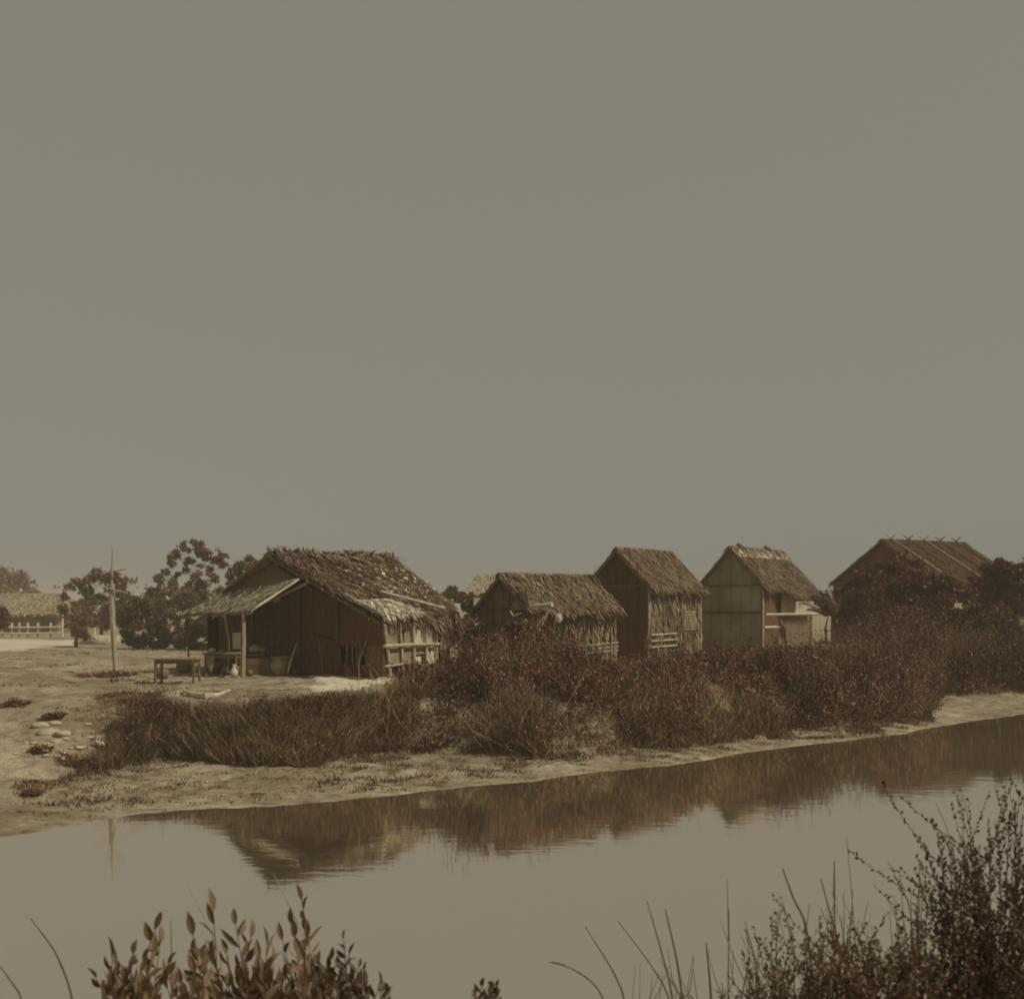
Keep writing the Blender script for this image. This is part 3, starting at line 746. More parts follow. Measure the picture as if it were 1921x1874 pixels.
for a, b in (((176, 1096), (240, 1113)), ((170, 1139), (208, 1130)), ((196, 1075), (236, 1067))):
    MB().tube([P(*a, b0[1] - .1), P(*b, b0[1] - .1)], .025, 6).build('crossarm', 'pole', pl)

# ------------------------------------------------------------------ yard objects
def table(name, label, px0, px1, pyt, pyb, dep, m, legs=4, cat='table'):
    Y = (EYE - GZ) * F / (pyb - HZ); a, b = P(px0, pyt, Y), P(px1, pyt, Y)
    t = thing(name, label, cat, (*((a + b) / 2)[:2], GZ))
    MB().box(((a[0] + b[0]) / 2, Y + dep / 2, a[2]), (b[0] - a[0], dep, .05), R(3)).build('table_top', m, t)
    MB().box(((a[0] + b[0]) / 2, Y + dep / 2, a[2] - .09), (b[0] - a[0] - .12, dep - .1, .10), R(3)).build('apron', 'wood', t)
    for x in (a[0] + .1, b[0] - .1):
        for y in (Y + .06, Y + dep - .06):
            MB().tube([[x + rng.normal() * .02, y, GZ - .06], [x, y, a[2] - .03]], .038, 6).build('leg', 'bamboo_dark', t)
        MB().tube([[x, Y + .06, GZ + .25], [x, Y + dep - .06, GZ + .25]], .02, 6).build('stretcher', 'wood', t)
    return t, a, b, Y
t1, a1, b1, Y1 = table('table', 'low plank table standing in the open, leftmost of the yard furniture', 284, 368, 1236, 1283, .7, 'board')
t2, a2, b2, Y2 = table('table', 'crowded work table under the awning, a cloth hanging off its front', 378, 448, 1226, 1270, .8, 'board')
g = MB(); p = [P(386, 1230, Y2 - .08), P(404, 1230, Y2 - .08), P(396, 1264, Y2 - .12), P(388, 1248, Y2 - .12)]; g.slab(p, .015); tag(g.build('hanging_cloth', 'wall_pale'), 'grey cloth hanging to a point from the crowded work table', 'cloth')
def bundle(px, py, Y, r, label, m='cloth', sq=.7):
    g = MB(); c = P(px, py, Y)
    v, q = [], []
    for i in range(7):
        for j in range(10):
            th_, ph = math.pi * i / 6, 2 * math.pi * j / 10; rr = r * (1 + .18 * math.sin(3 * ph + i) + .1 * rng.normal())
            v.append(c + [rr * math.sin(th_) * math.cos(ph), rr * math.sin(th_) * math.sin(ph), rr * sq * math.cos(th_)])
    for i in range(6):
        for j in range(10): q.append([i * 10 + j, i * 10 + (j + 1) % 10, (i + 1) * 10 + (j + 1) % 10, (i + 1) * 10 + j])
    return tag(g.add(v, q).build('bundle', m, smooth=True), label, 'bundle')
bundle(398, 1221, Y2 + .3, .11, 'smaller pale bundle at the left end of the work table')
bundle(414, 1222, Y2 + .4, .09, 'dull bundle in the middle of the work table', 'wall_pale')
bt = thing('shelf_table', 'rough shelf behind the post carrying white sacks', 'shelf', (*P(475, 1225, 38)[:2], GZ))
MB().box(P(476, 1228, 37.8), (.78, .5, .05)).build('shelf_top', 'board', bt)
for x in (462, 491): MB().tube([P(x, 1228, 37.7), [*P(x, 1228, 37.7)[:2], GZ - .05]], .035, 6).build('leg', 'bamboo_dark', bt)
MB().box(P(478, 1240, 37.5), (.6, .03, .2)).build('front_board', 'board', bt)
bundle(478, 1217, 37.7, .17, 'fat white sack on the left of the rough shelf', 'white')
bundle(490, 1219, 37.8, .12, 'small white sack on the right end of the rough shelf', 'white')
g = MB().slab([P(437, 1217, 36.9), P(450, 1217, 36.8), P(451, 1186, 36.9), P(436, 1187, 37.0)], .05)
tag(g.build('board_panel', 'white'), 'white upright board standing on the work table by the post', 'board')
tr = thing('wooden_trough', 'long dark plank trough beside the clay jar', 'trough', (*P(488, 1250, 36.6)[:2], GZ))
c = P(486, 1252, 36.9)
MB().box((c[0], c[1] - .3, GZ + .27), (1.1, .05, .55)).build('front_board', 'trough', tr)
MB().box((c[0], c[1] + .3, GZ + .27), (1.1, .05, .55)).build('back_board', 'trough', tr)
for sx in (-.55, .55): MB().box((c[0] + sx * .96, c[1], GZ + .27), (.05, .55, .5)).build('end_board', 'trough', tr)
MB().box((c[0], c[1], GZ + .12), (1.0, .55, .04)).build('bottom_board', 'trough', tr)
jr = thing('clay_jar', 'big round clay water jar with flared rim, sunlit beside the trough', 'jar', (*P(524, 1265, 36.9)[:2], GZ))
pj = P(526, 1265, 36.6)
MB().lathe((pj[0], pj[1], GZ), [(.02, .0), (.13, .0), (.17, .06), (.27, .22), (.31, .34), (.29, .44), (.23, .50), (.22, .53)], 24).build('jar_body', 'clay', jr, smooth=True)
MB().lathe((pj[0], pj[1], GZ), [(.21, .52), (.28, .58), (.30, .60), (.28, .61), (.19, .54), (.18, .3), (.02, .2)], 24).build('rim', 'clay', jr, smooth=True)
jg = thing('clay_jug', 'small white jug on the ground before the work table', 'jug', (*P(438, 1262, 35.9)[:2], GZ))
pj = P(439, 1265, 35.9)
MB().lathe((pj[0], pj[1], GZ), [(.01, .0), (.08, .0), (.12, .1), (.12, .2), (.06, .28), (.045, .36), (.06, .40), (.04, .40), (.03, .3)], 16).build('jug_body', 'white', jg, smooth=True)
MB().tube([(pj[0] + .05, pj[1], GZ + .36), (pj[0] + .15, pj[1], GZ + .32), (pj[0] + .13, pj[1], GZ + .2), (pj[0] + .1, pj[1], GZ + .16)], .014, 6).build('handle', 'white', jg)
tag(MB().tube([P(540, 1262, 36.0), P(546, 1237, 36.2), P(556, 1208, 36.6)], [.03, .025, .02], 6).build('leaning_stick', 'bamboo'), 'stick leaning on the dark wall right of the clay jar', 'stick')
tag(MB().tube([G(356, 1302) + [0, 0, .03], P(358, 1278, 31.6)], .02, 5).build('garden_stake', 'wood'), 'thin upright stake before the plank table', 'stake')
for i, (x, y, s, l) in enumerate(((305, 1272, .2, 'dark stump under the left end of the plank table'), (345, 1262, .26, 'dark round basket behind the right end of the plank table'), (401, 1262, .24, 'dark basket stowed under the work table'))):
    q = G(x, y); MB()
    b = thing('basket', l, 'basket', q)
    MB().lathe(q - [0, 0, .03], [(.01, 0), (s * .7, 0), (s, s * .8), (s * .85, s * 1.5), (s * .75, s * 1.5), (s * .7, s * .3)], 14).build('basket_body', 'wood', b, smooth=True)
    MB().lathe(q, [(s * .88, s * 1.42), (s * .92, s * 1.5), (s * .8, s * 1.52)], 14).build('rim', 'bamboo_dark', b, smooth=True)
for (x, y, rr, hh, l) in ((425, 1266, .14, .34, 'tall dark pot between the work table and the jug'), (468, 1268, .12, .22, 'small dark pot in front of the plank trough'), (553, 1266, .13, .2, 'low dark pot right of the clay jar')):
    q = G(x, y); t_ = thing('pot', l, 'pot', q)
    MB().lathe(q - [0, 0, .02], [(.01, 0), (rr * .6, 0), (rr, hh * .45), (rr * .9, hh * .8), (rr * .55, hh * .95), (rr * .65, hh), (rr * .5, hh * .9), (rr * .4, hh * .3)], 14).build('pot_body', 'bamboo_dark', t_, smooth=True)
    MB().lathe(q - [0, 0, .02], [(rr * .6, hh * .98), (rr * .72, hh * 1.02), (rr * .6, hh * 1.04)], 14).build('rim', 'wood', t_, smooth=True)
for (x0, y0, x1, y1, l) in ((486, 1235, 500, 1170, 'thin pole leaning on the dark wall above the trough'), (606, 1262, 596, 1195, 'bamboo pole leaning on the middle of the dark wall'), (700, 1266, 672, 1200, 'stick leaning across the staked opening')):
    e = gp(x1, y1, .09); q = gp(x0, 1264, .45)
    tag(MB().tube([[q[0], q[1], GZ - .03], (np.array([q[0], q[1], GZ]) + e) / 2 + [.02, 0, 0], e], [.025, .022, .018], 6, .05).build('leaning_stick', 'bamboo_dark'), l, 'stick')
def ground_sheet(name, pxs, label, m='sheet_pale', res=14, h=.04, cat='mat'):
    c = [G(*p)[:2] for p in pxs]; g = MB(); top = []; 
    for j in range(res + 1):
        for i in range(res + 1):
            u, w_ = i / res, j / res; p = c[0] * (1 - u) * (1 - w_) + c[1] * u * (1 - w_) + c[2] * u * w_ + c[3] * (1 - u) * w_
            e = i in (0, res) or j in (0, res)
            p = p + rng.normal(size=2) * (.05 if e else 0)
            top.append((p[0], p[1], float(zfun(*p)) + (-.03 if e else h + abs(rng.normal()) * .012)))
    q = [[j * (res + 1) + i, j * (res + 1) + i + 1, (j + 1) * (res + 1) + i + 1, (j + 1) * (res + 1) + i] for j in range(res) for i in range(res)]
    return tag(g.add(top, q).build(name, m, smooth=True), label, cat)
ground_sheet('pale_sheet', [(600, 1283), (722, 1282), (738, 1271), (572, 1268)], 'wide pale sheet standing for sunlit bare ground before the dark doorway')  # sunlit bare ground painted as a pale sheet, no mat here
ground_sheet('pale_sheet', [(585, 1296), (668, 1296), (700, 1285), (560, 1289)], 'narrow crumpled pale mat nearest the grass')
lg = [G(344, 1300) + [0, 0, .06], G(362, 1307) + [0, 0, .05], G(385, 1311) + [0, 0, .05], G(408, 1309) + [0, 0, .05], G(430, 1301) + [0, 0, .08]]
tag(MB().tube(lg, [.04, .07, .08, .06, .03], 8, .08).build('curved_log', 'log'), 'curved bleached log lying at the top of the grass', 'log')
wx = thing('bamboo_fence', 'short bamboo lattice fence below the low hut', 'fence', (*P(1125, 1210, 41)[:2], GZ + .2))
for y in (1208, 1216, 1223): MB().tube([P(1086, y + 4, 37), P(1160, y - 3, 37.4)], .025, 6).build('rail', 'bamboo', wx)
for x in np.linspace(1095, 1156, 8): MB().tube([P(x, 1203, 37.3), [*P(x, 1203, 37.3)[:2], GZ - .05]], .02, 6).build('picket', 'bamboo', wx)
tag(MB().slab([P(888, 1136, 47), P(908, 1135, 47), P(909, 1121, 47), P(889, 1122, 47)], .3).build('crate', 'white'), 'pale square box seen above the lean-to shed', 'box')
# laundry / cloths by hut 4
tag(MB().slab([P(1492, 1150, 53), P(1530, 1150, 53.5), P(1526, 1128, 53.5), P(1494, 1128, 53)], .03).build('hanging_sheet', 'cloth'), 'white sheet hanging behind the porch of the woven hut', 'cloth')
tag(MB().slab([P(1790, 1142, 60), P(1806, 1143, 60), P(1806, 1131, 60), P(1791, 1131, 60)], .03).build('hanging_cloth', 'cloth'), 'scrap of white cloth among the bushes under the broad dark hut', 'cloth')

# ------------------------------------------------------------------ plants
def unit(v): return v / (np.linalg.norm(v, axis=1)[:, None] + 1e-9)
def crown_pts(cs, rs, n, hollow=.5, flat=1.0, seed=0):
    cs = np.array(cs, float); rs = np.array(rs, float)
    wgt = rs ** 2 / (rs ** 2).sum(); k = rng.choice(len(cs), n, p=wgt)
    d = unit(rng.normal(size=(n, 3))); r = rs[k] * (hollow + (1 - hollow) * rng.random(n) ** .7) * (1 + .30 * rng.normal(size=n))
    p = cs[k] + d * r[:, None] * [1, 1, flat]
    keep = fbm(p[:, 0] * 2.2 + p[:, 1], p[:, 2] * 2.2 + seed, seed + 9, 3) > .40
    return p[keep], d[keep]
def leaf_mesh(p, d, L, Wd, up=.3, mb=None):
    n = len(p); D = unit(d * .7 + rng.normal(size=(n, 3)) * .6 + [0, 0, up]); W = unit(np.cross(D, rng.normal(size=(n, 3))))
    l = L * (.6 + .8 * rng.random((n, 1)))
    return (mb or MB()).leaves(p, D * l, W * Wd * l / L)
def tree(name, label, base, blobs, leafL, n, m, trunk_r=.15, group=None, cat='tree', flat=.8, hollow=.4, lift_=0):
    """blobs: list of (px, py, r_px) drawn at distance base Y; depth jittered"""
    Y = base[1]; t = thing(name, label, cat, base, group); cs, rs, hub = [], [], []
    for bx, by, br in blobs:
        r = br / F * Y; q = P(bx, by, Y + rng.normal() * r * .6); hub.append(q)
        for _ in range(7):
            o_ = unit(rng.normal(size=(1, 3)))[0] * r * (.25 + .75 * rng.random()) * np.array([1.1, 1.1, .75])
            cs.append(q + o_); rs.append(r * (.28 + .40 * rng.random()))
    g = MB(); b = np.array(base, float)
    top = np.mean(hub, axis=0); fork = b * .6 + top * .4; fork[2] = b[2] + (top[2] - b[2]) * .45
    g.tube([b - [0, 0, .1], b * .6 + fork * .4 + rng.normal(size=3) * .06, fork], [trunk_r * 1.2, trunk_r, trunk_r * .8], 8, .05)
    net = [(fork, trunk_r * .6)]
    for q in sorted(hub, key=lambda h: np.linalg.norm(h - fork)):
        d_ = [np.linalg.norm(q - n_[0]) * (1 if n_[0][2] < q[2] + .2 else 1.6) for n_ in net]; i_ = int(np.argmin(d_)); p_, r_ = net[i_]
        m_ = p_ * .5 + q * .5 + rng.normal(size=3) * .14 * d_[i_]
        g.tube([p_, m_, q], [r_, r_ * .7, r_ * .45], 5); net.append((q, max(.012, r_ * .6)))
    for c_, r_ in zip(cs, rs):
        q = min(hub, key=lambda h: np.linalg.norm(h - c_)); g.tube([q, (q + c_) / 2 + rng.normal(size=3) * .05, c_ + rng.normal(size=3) * r_ * .5], [.02, .014, .006], 4)
    g.build('trunk', 'bark', t)
    p, d = crown_pts(cs, rs, n, hollow, flat, len(label)); leaf_mesh(p, d, leafL, leafL * .28).build('crown', m, t)
    return t
GT = 'trees behind the village'
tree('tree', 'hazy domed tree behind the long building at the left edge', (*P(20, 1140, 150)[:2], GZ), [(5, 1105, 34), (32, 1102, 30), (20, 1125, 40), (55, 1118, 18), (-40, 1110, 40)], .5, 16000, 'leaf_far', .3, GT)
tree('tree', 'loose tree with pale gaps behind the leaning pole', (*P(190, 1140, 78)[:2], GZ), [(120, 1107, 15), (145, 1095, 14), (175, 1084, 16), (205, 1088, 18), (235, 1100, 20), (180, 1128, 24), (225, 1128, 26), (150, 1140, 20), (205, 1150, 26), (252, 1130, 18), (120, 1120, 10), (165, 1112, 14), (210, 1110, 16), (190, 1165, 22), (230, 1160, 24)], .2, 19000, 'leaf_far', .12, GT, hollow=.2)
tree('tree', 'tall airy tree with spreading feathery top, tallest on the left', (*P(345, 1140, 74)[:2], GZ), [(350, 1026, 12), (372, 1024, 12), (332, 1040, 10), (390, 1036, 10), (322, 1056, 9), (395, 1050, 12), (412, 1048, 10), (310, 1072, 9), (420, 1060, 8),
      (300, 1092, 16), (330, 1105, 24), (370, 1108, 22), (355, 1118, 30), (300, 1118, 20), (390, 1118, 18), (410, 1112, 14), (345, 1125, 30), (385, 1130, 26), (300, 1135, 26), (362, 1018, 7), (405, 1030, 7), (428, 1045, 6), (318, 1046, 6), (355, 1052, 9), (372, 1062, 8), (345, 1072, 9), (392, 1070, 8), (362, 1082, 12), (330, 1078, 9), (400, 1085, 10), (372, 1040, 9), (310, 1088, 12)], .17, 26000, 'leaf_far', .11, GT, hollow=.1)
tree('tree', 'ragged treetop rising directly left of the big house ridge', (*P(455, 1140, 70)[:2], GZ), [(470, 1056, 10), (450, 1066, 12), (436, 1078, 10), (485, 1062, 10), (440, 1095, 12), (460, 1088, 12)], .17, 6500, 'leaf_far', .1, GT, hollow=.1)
tree('small_tree', 'small dark tree with bare trunk right of the rail fence', (*P(143, 1140, 64)[:2], GZ), [(140, 1158, 16), (128, 1148, 12), (158, 1160, 18), (150, 1180, 18), (172, 1172, 14), (135, 1175, 12), (165, 1190, 12), (120, 1140, 8), (145, 1170, 16)], .15, 9000, 'leaf_far', .1, GT, hollow=.2)
tree('small_tree', 'dark bush cut off by the left edge before the long building', (*P(-12, 1140, 66)[:2], GZ), [(-8, 1148, 16), (2, 1160, 12), (-20, 1165, 20), (5, 1172, 9)], .18, 4000, 'leaf', .12, GT)
tree('shrub', 'large speckled shrub between the leaning pole and the awning', (*P(270, 1140, 61)[:2], GZ), [(255, 1150, 24), (290, 1160, 28), (240, 1170, 20), (280, 1185, 26), (320, 1172, 26), (315, 1195, 20), (262, 1130, 14), (235, 1145, 14), (250, 1192, 18), (285, 1202, 18), (320, 1198, 18), (300, 1180, 26), (230, 1190, 12), (262, 1208, 14), (300, 1210, 14), (330, 1208, 12), (240, 1205, 10)], .14, 34000, 'leaf_mid', .06, 'shrubs around the huts', 'shrub')
tree('shrub', 'speckled shrub right under the tip of the awning', (*P(375, 1140, 59)[:2], GZ), [(345, 1172, 24), (372, 1180, 22), (350, 1195, 18), (395, 1178, 22), (410, 1192, 20), (385, 1200, 16), (340, 1205, 14), (365, 1207, 14), (410, 1205, 14), (385, 1165, 20), (360, 1212, 12), (395, 1214, 12), (420, 1208, 12)], .14, 28000, 'leaf_mid', .06, 'shrubs around the huts', 'shrub')
for i, (bl, l, Y_) in enumerate((([(848, 1113, 12), (870, 1120, 14), (835, 1122, 12)], 'hazy round shrub just right of the big house roof', 78), ([(880, 1126, 12), (905, 1126, 12), (930, 1128, 10)], 'hazy shrub at the foot of the distant pale roof', 76),
        ([(880, 1140, 10), (905, 1146, 10)], 'small shrub above the lean-to shed', 56), ([(1540, 1125, 10), (1550, 1138, 9)], 'small shrub between woven hut and broad dark hut', 60))):
    tree('shrub', l, (*P(bl[0][0] + 10, 1140, Y_)[:2], GZ), bl, .2, 3500, 'leaf_mid', .07, 'shrubs around the huts', 'shrub')
tree('shrub', 'dark bush climbing over the front of the broad dark hut', (*P(1660, 1140, 63)[:2], GZ), [(1640, 1085, 18), (1680, 1065, 20), (1710, 1085, 24), (1665, 1110, 34), (1620, 1120, 28), (1715, 1125, 32), (1600, 1150, 30), (1660, 1155, 36), (1730, 1150, 32), (1770, 1135, 26), (1750, 1110, 18), (1600, 1100, 16), (1690, 1045, 12), (1720, 1062, 16), (1745, 1085, 18), (1780, 1105, 18), (1590, 1130, 22), (1700, 1150, 34), (1622, 1082, 15), (1650, 1066, 14), (1775, 1088, 14), (1810, 1120, 22)], .17, 52000, 'leaf', .1, 'shrubs around the huts', 'shrub', hollow=.3)
tree('shrub', 'leafy tree crowding the right edge beyond the broad dark hut', (*P(1895, 1140, 66)[:2], GZ), [(1850, 1072, 16), (1885, 1068, 18), (1920, 1075, 24), (1870, 1095, 26), (1910, 1110, 32), (1860, 1125, 26), (1940, 1120, 40), (1895, 1140, 26), (1905, 1072, 22), (1830, 1095, 20), (1835, 1120, 22)], .18, 34000, 'leaf', .12, 'shrubs around the huts', 'shrub')
tree('shrub', 'arching bush in the dip under the right hut eave', (*P(1800, 1140, 50)[:2], GZ), [(1790, 1160, 20), (1820, 1165, 24), (1850, 1168, 22), (1760, 1175, 22), (1830, 1190, 28), (1880, 1180, 26)], .15, 17000, 'leaf_mid', .07, 'shrubs around the huts', 'shrub')
tree('shrub', 'shrub growing against the leafy wall of the low hut', (*P(985, 1140, 35.5)[:2], GZ), [(960, 1180, 13), (985, 1190, 18), (1015, 1192, 16), (1040, 1196, 14), (1000, 1178, 12), (975, 1200, 16), (945, 1195, 12)], .13, 12000, 'leaf', .05, 'shrubs around the huts', 'shrub')

# palm
pt = thing('palm', 'small palm with splayed fronds between the woven hut and the broad hut', 'palm', (*P(1562, 1160, 47)[:2], GZ))
c = P(1562, 1158, 47); MB().tube([[c[0], c[1], GZ - .1], c], [.09, .07], 7).build('trunk', 'bark', pt)
for ex, ey in ((1528, 1118), (1545, 1108), (1562, 1112), (1578, 1120), (1600, 1133), (1520, 1140), (1510, 1128), (1588, 1150)):
    e = P(ex, ey, 47 + rng.normal() * .3); mid = (c + e) / 2 + [0, 0, .14]
    g = MB(); g.tube([c, mid, e], [.025, .018, .006], 5)
    u = np.linspace(.12, 1, 26); path = np.array([(1 - x) ** 2 * c + 2 * x * (1 - x) * mid + x * x * e for x in u])
    dr_ = unit(np.gradient(path, axis=0)); sd_ = unit(np.cross(dr_, [0, 0.3, 1.]))
    for s_ in (-1, 1): g.leaves(path, (dr_ * .5 + sd_ * s_ * .8 + [0, 0, -.25]) * .30, dr_ * .022)
    g.build('frond', 'leaf_mid', pt)

# scrub and grass over the bank (uncountable)
def plants(n, xlo, xhi, ylo_f, yhi_f, hmap, nleaf, L, W, m, name, label, dens=None, stemm=None, up=1.0, spread=.18, power=1.0, pxr=None, blade=False, hvar=.5):
    X = rng.uniform(xlo, xhi, n); lo, hi = ylo_f(X), yhi_f(X); Y = lo + (hi - lo) * rng.random(n) ** power
    px = CX + F * X / Y
    ok = np.ones(n, bool)
    if pxr: ok &= (px > pxr[0]) & (px < pxr[1])
    if dens is not None: ok &= rng.random(n) < dens(X, Y, px)
    pyb = HZ + (EYE - zfun(X, Y)) * F / Y; ok &= ~((px > 300) & (px < 735) & (pyb < np.interp(px, [300, 345, 440, 520], [1318, 1346, 1346, 1322])) & (name != 'yard_grass')) & ~((px > 540) & (px < 750) & (pyb > 1264) & (pyb < 1300))
    X, Y, px = X[ok], Y[ok], px[ok]; n = len(X)
    z = zfun(X, Y); h = hmap(px, X, Y) * (1 - hvar / 2 + hvar * rng.random(n)) * ((.65 + .7 * fbm(X * .8, Y * .8, 31)) if name in ('bank_grass', 'low_scrub') else np.clip((fbm(X * .62, Y * .62, 31, 3) - .27) * 3.6, .35, 1.7))
    base = np.stack([X, Y, z], 1)
    lean = rng.normal(size=(n, 3)) * .28; lean[:, 2] = 1; lean = unit(lean)
    k = np.repeat(np.arange(n), nleaf); t = rng.random(len(k)) ** .8
    if blade:
        p = base[k] + rng.normal(size=(len(k), 3)) * [.08, .08, 0]
        D = lean[k] + rng.normal(size=(len(k), 3)) * [.45, .45, .1]; D = unit(D) * (h[k] * (.5 + .7 * rng.random(len(k))))[:, None]
        g = MB().blades(p, D, unit(np.cross(D, rng.normal(size=(len(k), 3)))) * W)
    else:
        p = base[k] + lean[k] * (h[k] * t)[:, None] + rng.normal(size=(len(k), 3)) * spread * np.array([1, 1, .4]) * (1.1 - .6 * t[:, None])
        D = unit(rng.normal(size=(len(k), 3)) * [.6, .6, .5] + [0, 0, up * .75]); l = L * (.6 + .8 * rng.random((len(k), 1)))
        g = MB().leaves(p, D * l, unit(np.cross(D, rng.normal(size=(len(k), 3)))) * W * l / L)
        if stemm is None: pass
    o = tag(g.build(name, m), label, kind='stuff')
    if not blade:
        g = MB(); kk = np.repeat(np.arange(n), 2)
        D = unit(lean[kk] + rng.normal(size=(len(kk), 3)) * .2) * (h[kk] * (.8 + .35 * rng.random(len(kk))))[:, None]
        g.blades(base[kk] + rng.normal(size=(len(kk), 3)) * [.08, .08, 0], D, unit(np.cross(D, rng.normal(size=(len(kk), 3)))) * .006)
        tag(g.build(name.replace('scrub', 'stalks'), 'scrub_stem'), 'thin stalks standing among the bank scrub', kind='stuff')
    return o
HP = lambda px, X, Y: np.interp(px, [700, 760, 820, 870, 950, 1050, 1150, 1250, 1350, 1500, 1650, 1750, 1921], [.36, .26, .34, .66, .80, .54, .40, .42, .54, .66, .85, 1.05, 1.15])
fadein = lambda X, Y, px: np.clip((px - 690) / 70, 0, 1) * np.where((px < 870) & (Y > 30.0 + (px - 700) * .022), 0, 1)
f0 = lambda X: ffoot(X) + .05
spc = lambda X, Y: fbm(X * .55, Y * .55 + 7, 61, 3)
plants(10500, -4.5, 26, f0, lambda X: fcrest(X) + 5.0, lambda a, b, c: HP(a, b, c) * (.75 + .5 * (spc(b, c) > .5)), 40, .090, .018, 'scrub', 'bank_scrub', 'dense dark leafy scrub covering the bank below the huts', lambda X, Y, px: fadein(X, Y, px) * np.clip((spc(X, Y) - .42) * 9, .06, 1) * np.where((px > 1130) & (px < 1460) & (Y < ffoot(X) + 2.2), .35, 1), pxr=(690, 2100), power=1.1, hvar=.9)
plants(7500, -4.5, 24, f0, lambda X: fcrest(X) + 4.0, lambda a, b, c: HP(a, b, c) * .78, 15, 0, .008, 'slope_grass', 'slope_grass', 'paler tussocky grass between the patches of scrub', lambda X, Y, px: fadein(X, Y, px) * np.maximum(np.clip((.58 - spc(X, Y)) * 8, .06, 1), np.where((px > 1130) & (px < 1460) & (Y < ffoot(X) + 2.4), .9, 0)), pxr=(690, 2100), blade=True, hvar=.9)
plants(520, -4.5, 26, f0, lambda X: fcrest(X) + 4.5, lambda a, b, c: HP(a, b, c) * 1.3, 34, .10, .022, 'leaf_mid', 'tall_weeds', 'taller light weeds standing out of the scrub', fadein, pxr=(865, 2100), spread=.10)
plants(900, -4.0, 26, lambda X: fcrest(X) + 4.5, lambda X: fcrest(X) + 12, lambda a, b, c: HP(a, b, c) * .95, 50, .10, .022, 'scrub', 'upper_scrub', 'dark leafy scrub reaching back to the hut walls', lambda X, Y, px: np.where(Y < 45, 1., 0) * np.where((px < 1050) & (Y > 38), 0, 1) * (px > 880), pxr=(880, 2100))
HG = lambda px, X, Y: np.interp(px, [150, 250, 400, 700, 800], [.34, .46, .42, .40, .34]) * np.interp(Y - ffoot(X), [0, .6, 2.0, 3.0], [.9, 1.1, .5, .12])
plants(7500, -10, -1.2, f0, lambda X: fcrest(X) + 1.0, HG, 16, 0, .007, 'grass', 'bank_grass', 'rough brown grass on the bank slope left of the scrub', lambda X, Y, px: np.clip((px - 160) / 60, 0, 1) * np.clip((800 - px) / 60, 0, 1) * np.clip(1.2 - np.clip(px - 700, 0, 60) / 60, .2, 1), pxr=(160, 800), blade=True)
plants(2600, -10, -1.2, f0, lambda X: fcrest(X) + .4, lambda a, b, c: HG(a, b, c) * .85, 34, .05, .012, 'scrub', 'low_scrub', 'low leafy weeds mixed in the bank grass', lambda X, Y, px: np.clip((px - 190) / 110, 0, 1) * np.clip((fbm(X * .9, Y * .9, 77) - .35) * 5, .1, 1), pxr=(170, 760))
plants(1100, -9, 20, f0, lambda X: fcrest(X) + 1.5, lambda a, b, c: HG(a, b, c) * 0 + np.interp(a, [200, 760, 1921], [.6, 1.0, 1.2]), 3, 0, .006, 'dry', 'dry_grass', 'scattered bleached dry stems on the bank', None, pxr=(200, 1900), blade=True)
plants(7500, -12, 13, lambda X: fshore(X) + .2, lambda X: ffoot(X) + .5, lambda a, b, c: a * 0 + .07, 9, 0, .009, 'grass', 'mud_tufts', 'scraps of grass and driftweed on the mud', lambda X, Y, px: np.clip((fbm(X * 1.4, Y * 4, 41) - .46) * 7, .03, 1), pxr=(30, 1750), blade=True, power=.6)
plants(5000, -30, 2, lambda X: fcrest(X) - 5.5 + 0 * X, lambda X: 60 + 0 * X, lambda a, b, c: a * 0 + .07, 8, 0, .012, 'grass', 'yard_grass', 'thin short grass patches on the open ground', lambda X, Y, px: np.clip((fbm(X * .35, Y * .35, 51) - .5) * 8, 0, 1) * np.where((px > 540) & (Y < 36), 0, 1), pxr=(-60, 860), blade=True)

# rocks and dark clods at the left
def lump(name, label, px, py, r, m, cat, group, sq=.6, ax=1.6):
    c = G(px, py); g = MB(); v, q = [], []
    s = rng.random() * 9
    for i in range(9):
        for j in range(14):
            a, b = math.pi * i / 8, 2 * math.pi * j / 14; x, y, z_ = math.sin(a) * math.cos(b), math.sin(a) * math.sin(b), math.cos(a)
            rr = r * (.75 + .5 * float(vnoise(np.array(x * 1.7 + s + z_), np.array(y * 1.7 - z_ * 1.3), 5)) + .10 * (rng.random() if 0 < i < 8 else 0))
            v.append([x * rr * ax, y * rr, z_ * rr * sq])
    for i in range(8):
        for j in range(14): q.append([i * 14 + j, i * 14 + (j + 1) % 14, (i + 1) * 14 + (j + 1) % 14, (i + 1) * 14 + j])
    return tag(g.add(v, q).build(name, m, smooth=True, origin=None), label, cat, group), c
def place_lump(*a, **k):
    o, c = lump(*a, **k); o.location = tuple(c + [0, 0, .01]); return o
for px_, py_, r_, l in ((75, 1362, .13, 'flat pale rock, highest of the rubble left of the grass'), (92, 1376, .17, 'pale rock in the middle of the rubble'), (118, 1380, .13, 'pale rock at the right of the rubble'),
        (104, 1358, .09, 'small pale rock above the others'), (180, 1398, .15, 'pale rock against the left end of the grass'), (205, 1420, .16, 'low pale rock just beneath the grass corner'), (150, 1404, .08, 'little pale rock alone between rubble and grass')):
    place_lump('rock', l, px_, py_, r_, 'rock', 'rock', 'pale rocks on the mud', .6, 1.5)
for _ in range(26):
    place_lump('rubble_stone', 'small pale rubble stone lying among the larger pale rocks', rng.normal(120, 40), rng.normal(1388, 20), rng.uniform(.03, .07), 'rock', 'stone', 'small rubble stones on the mud', .6, 1.4)
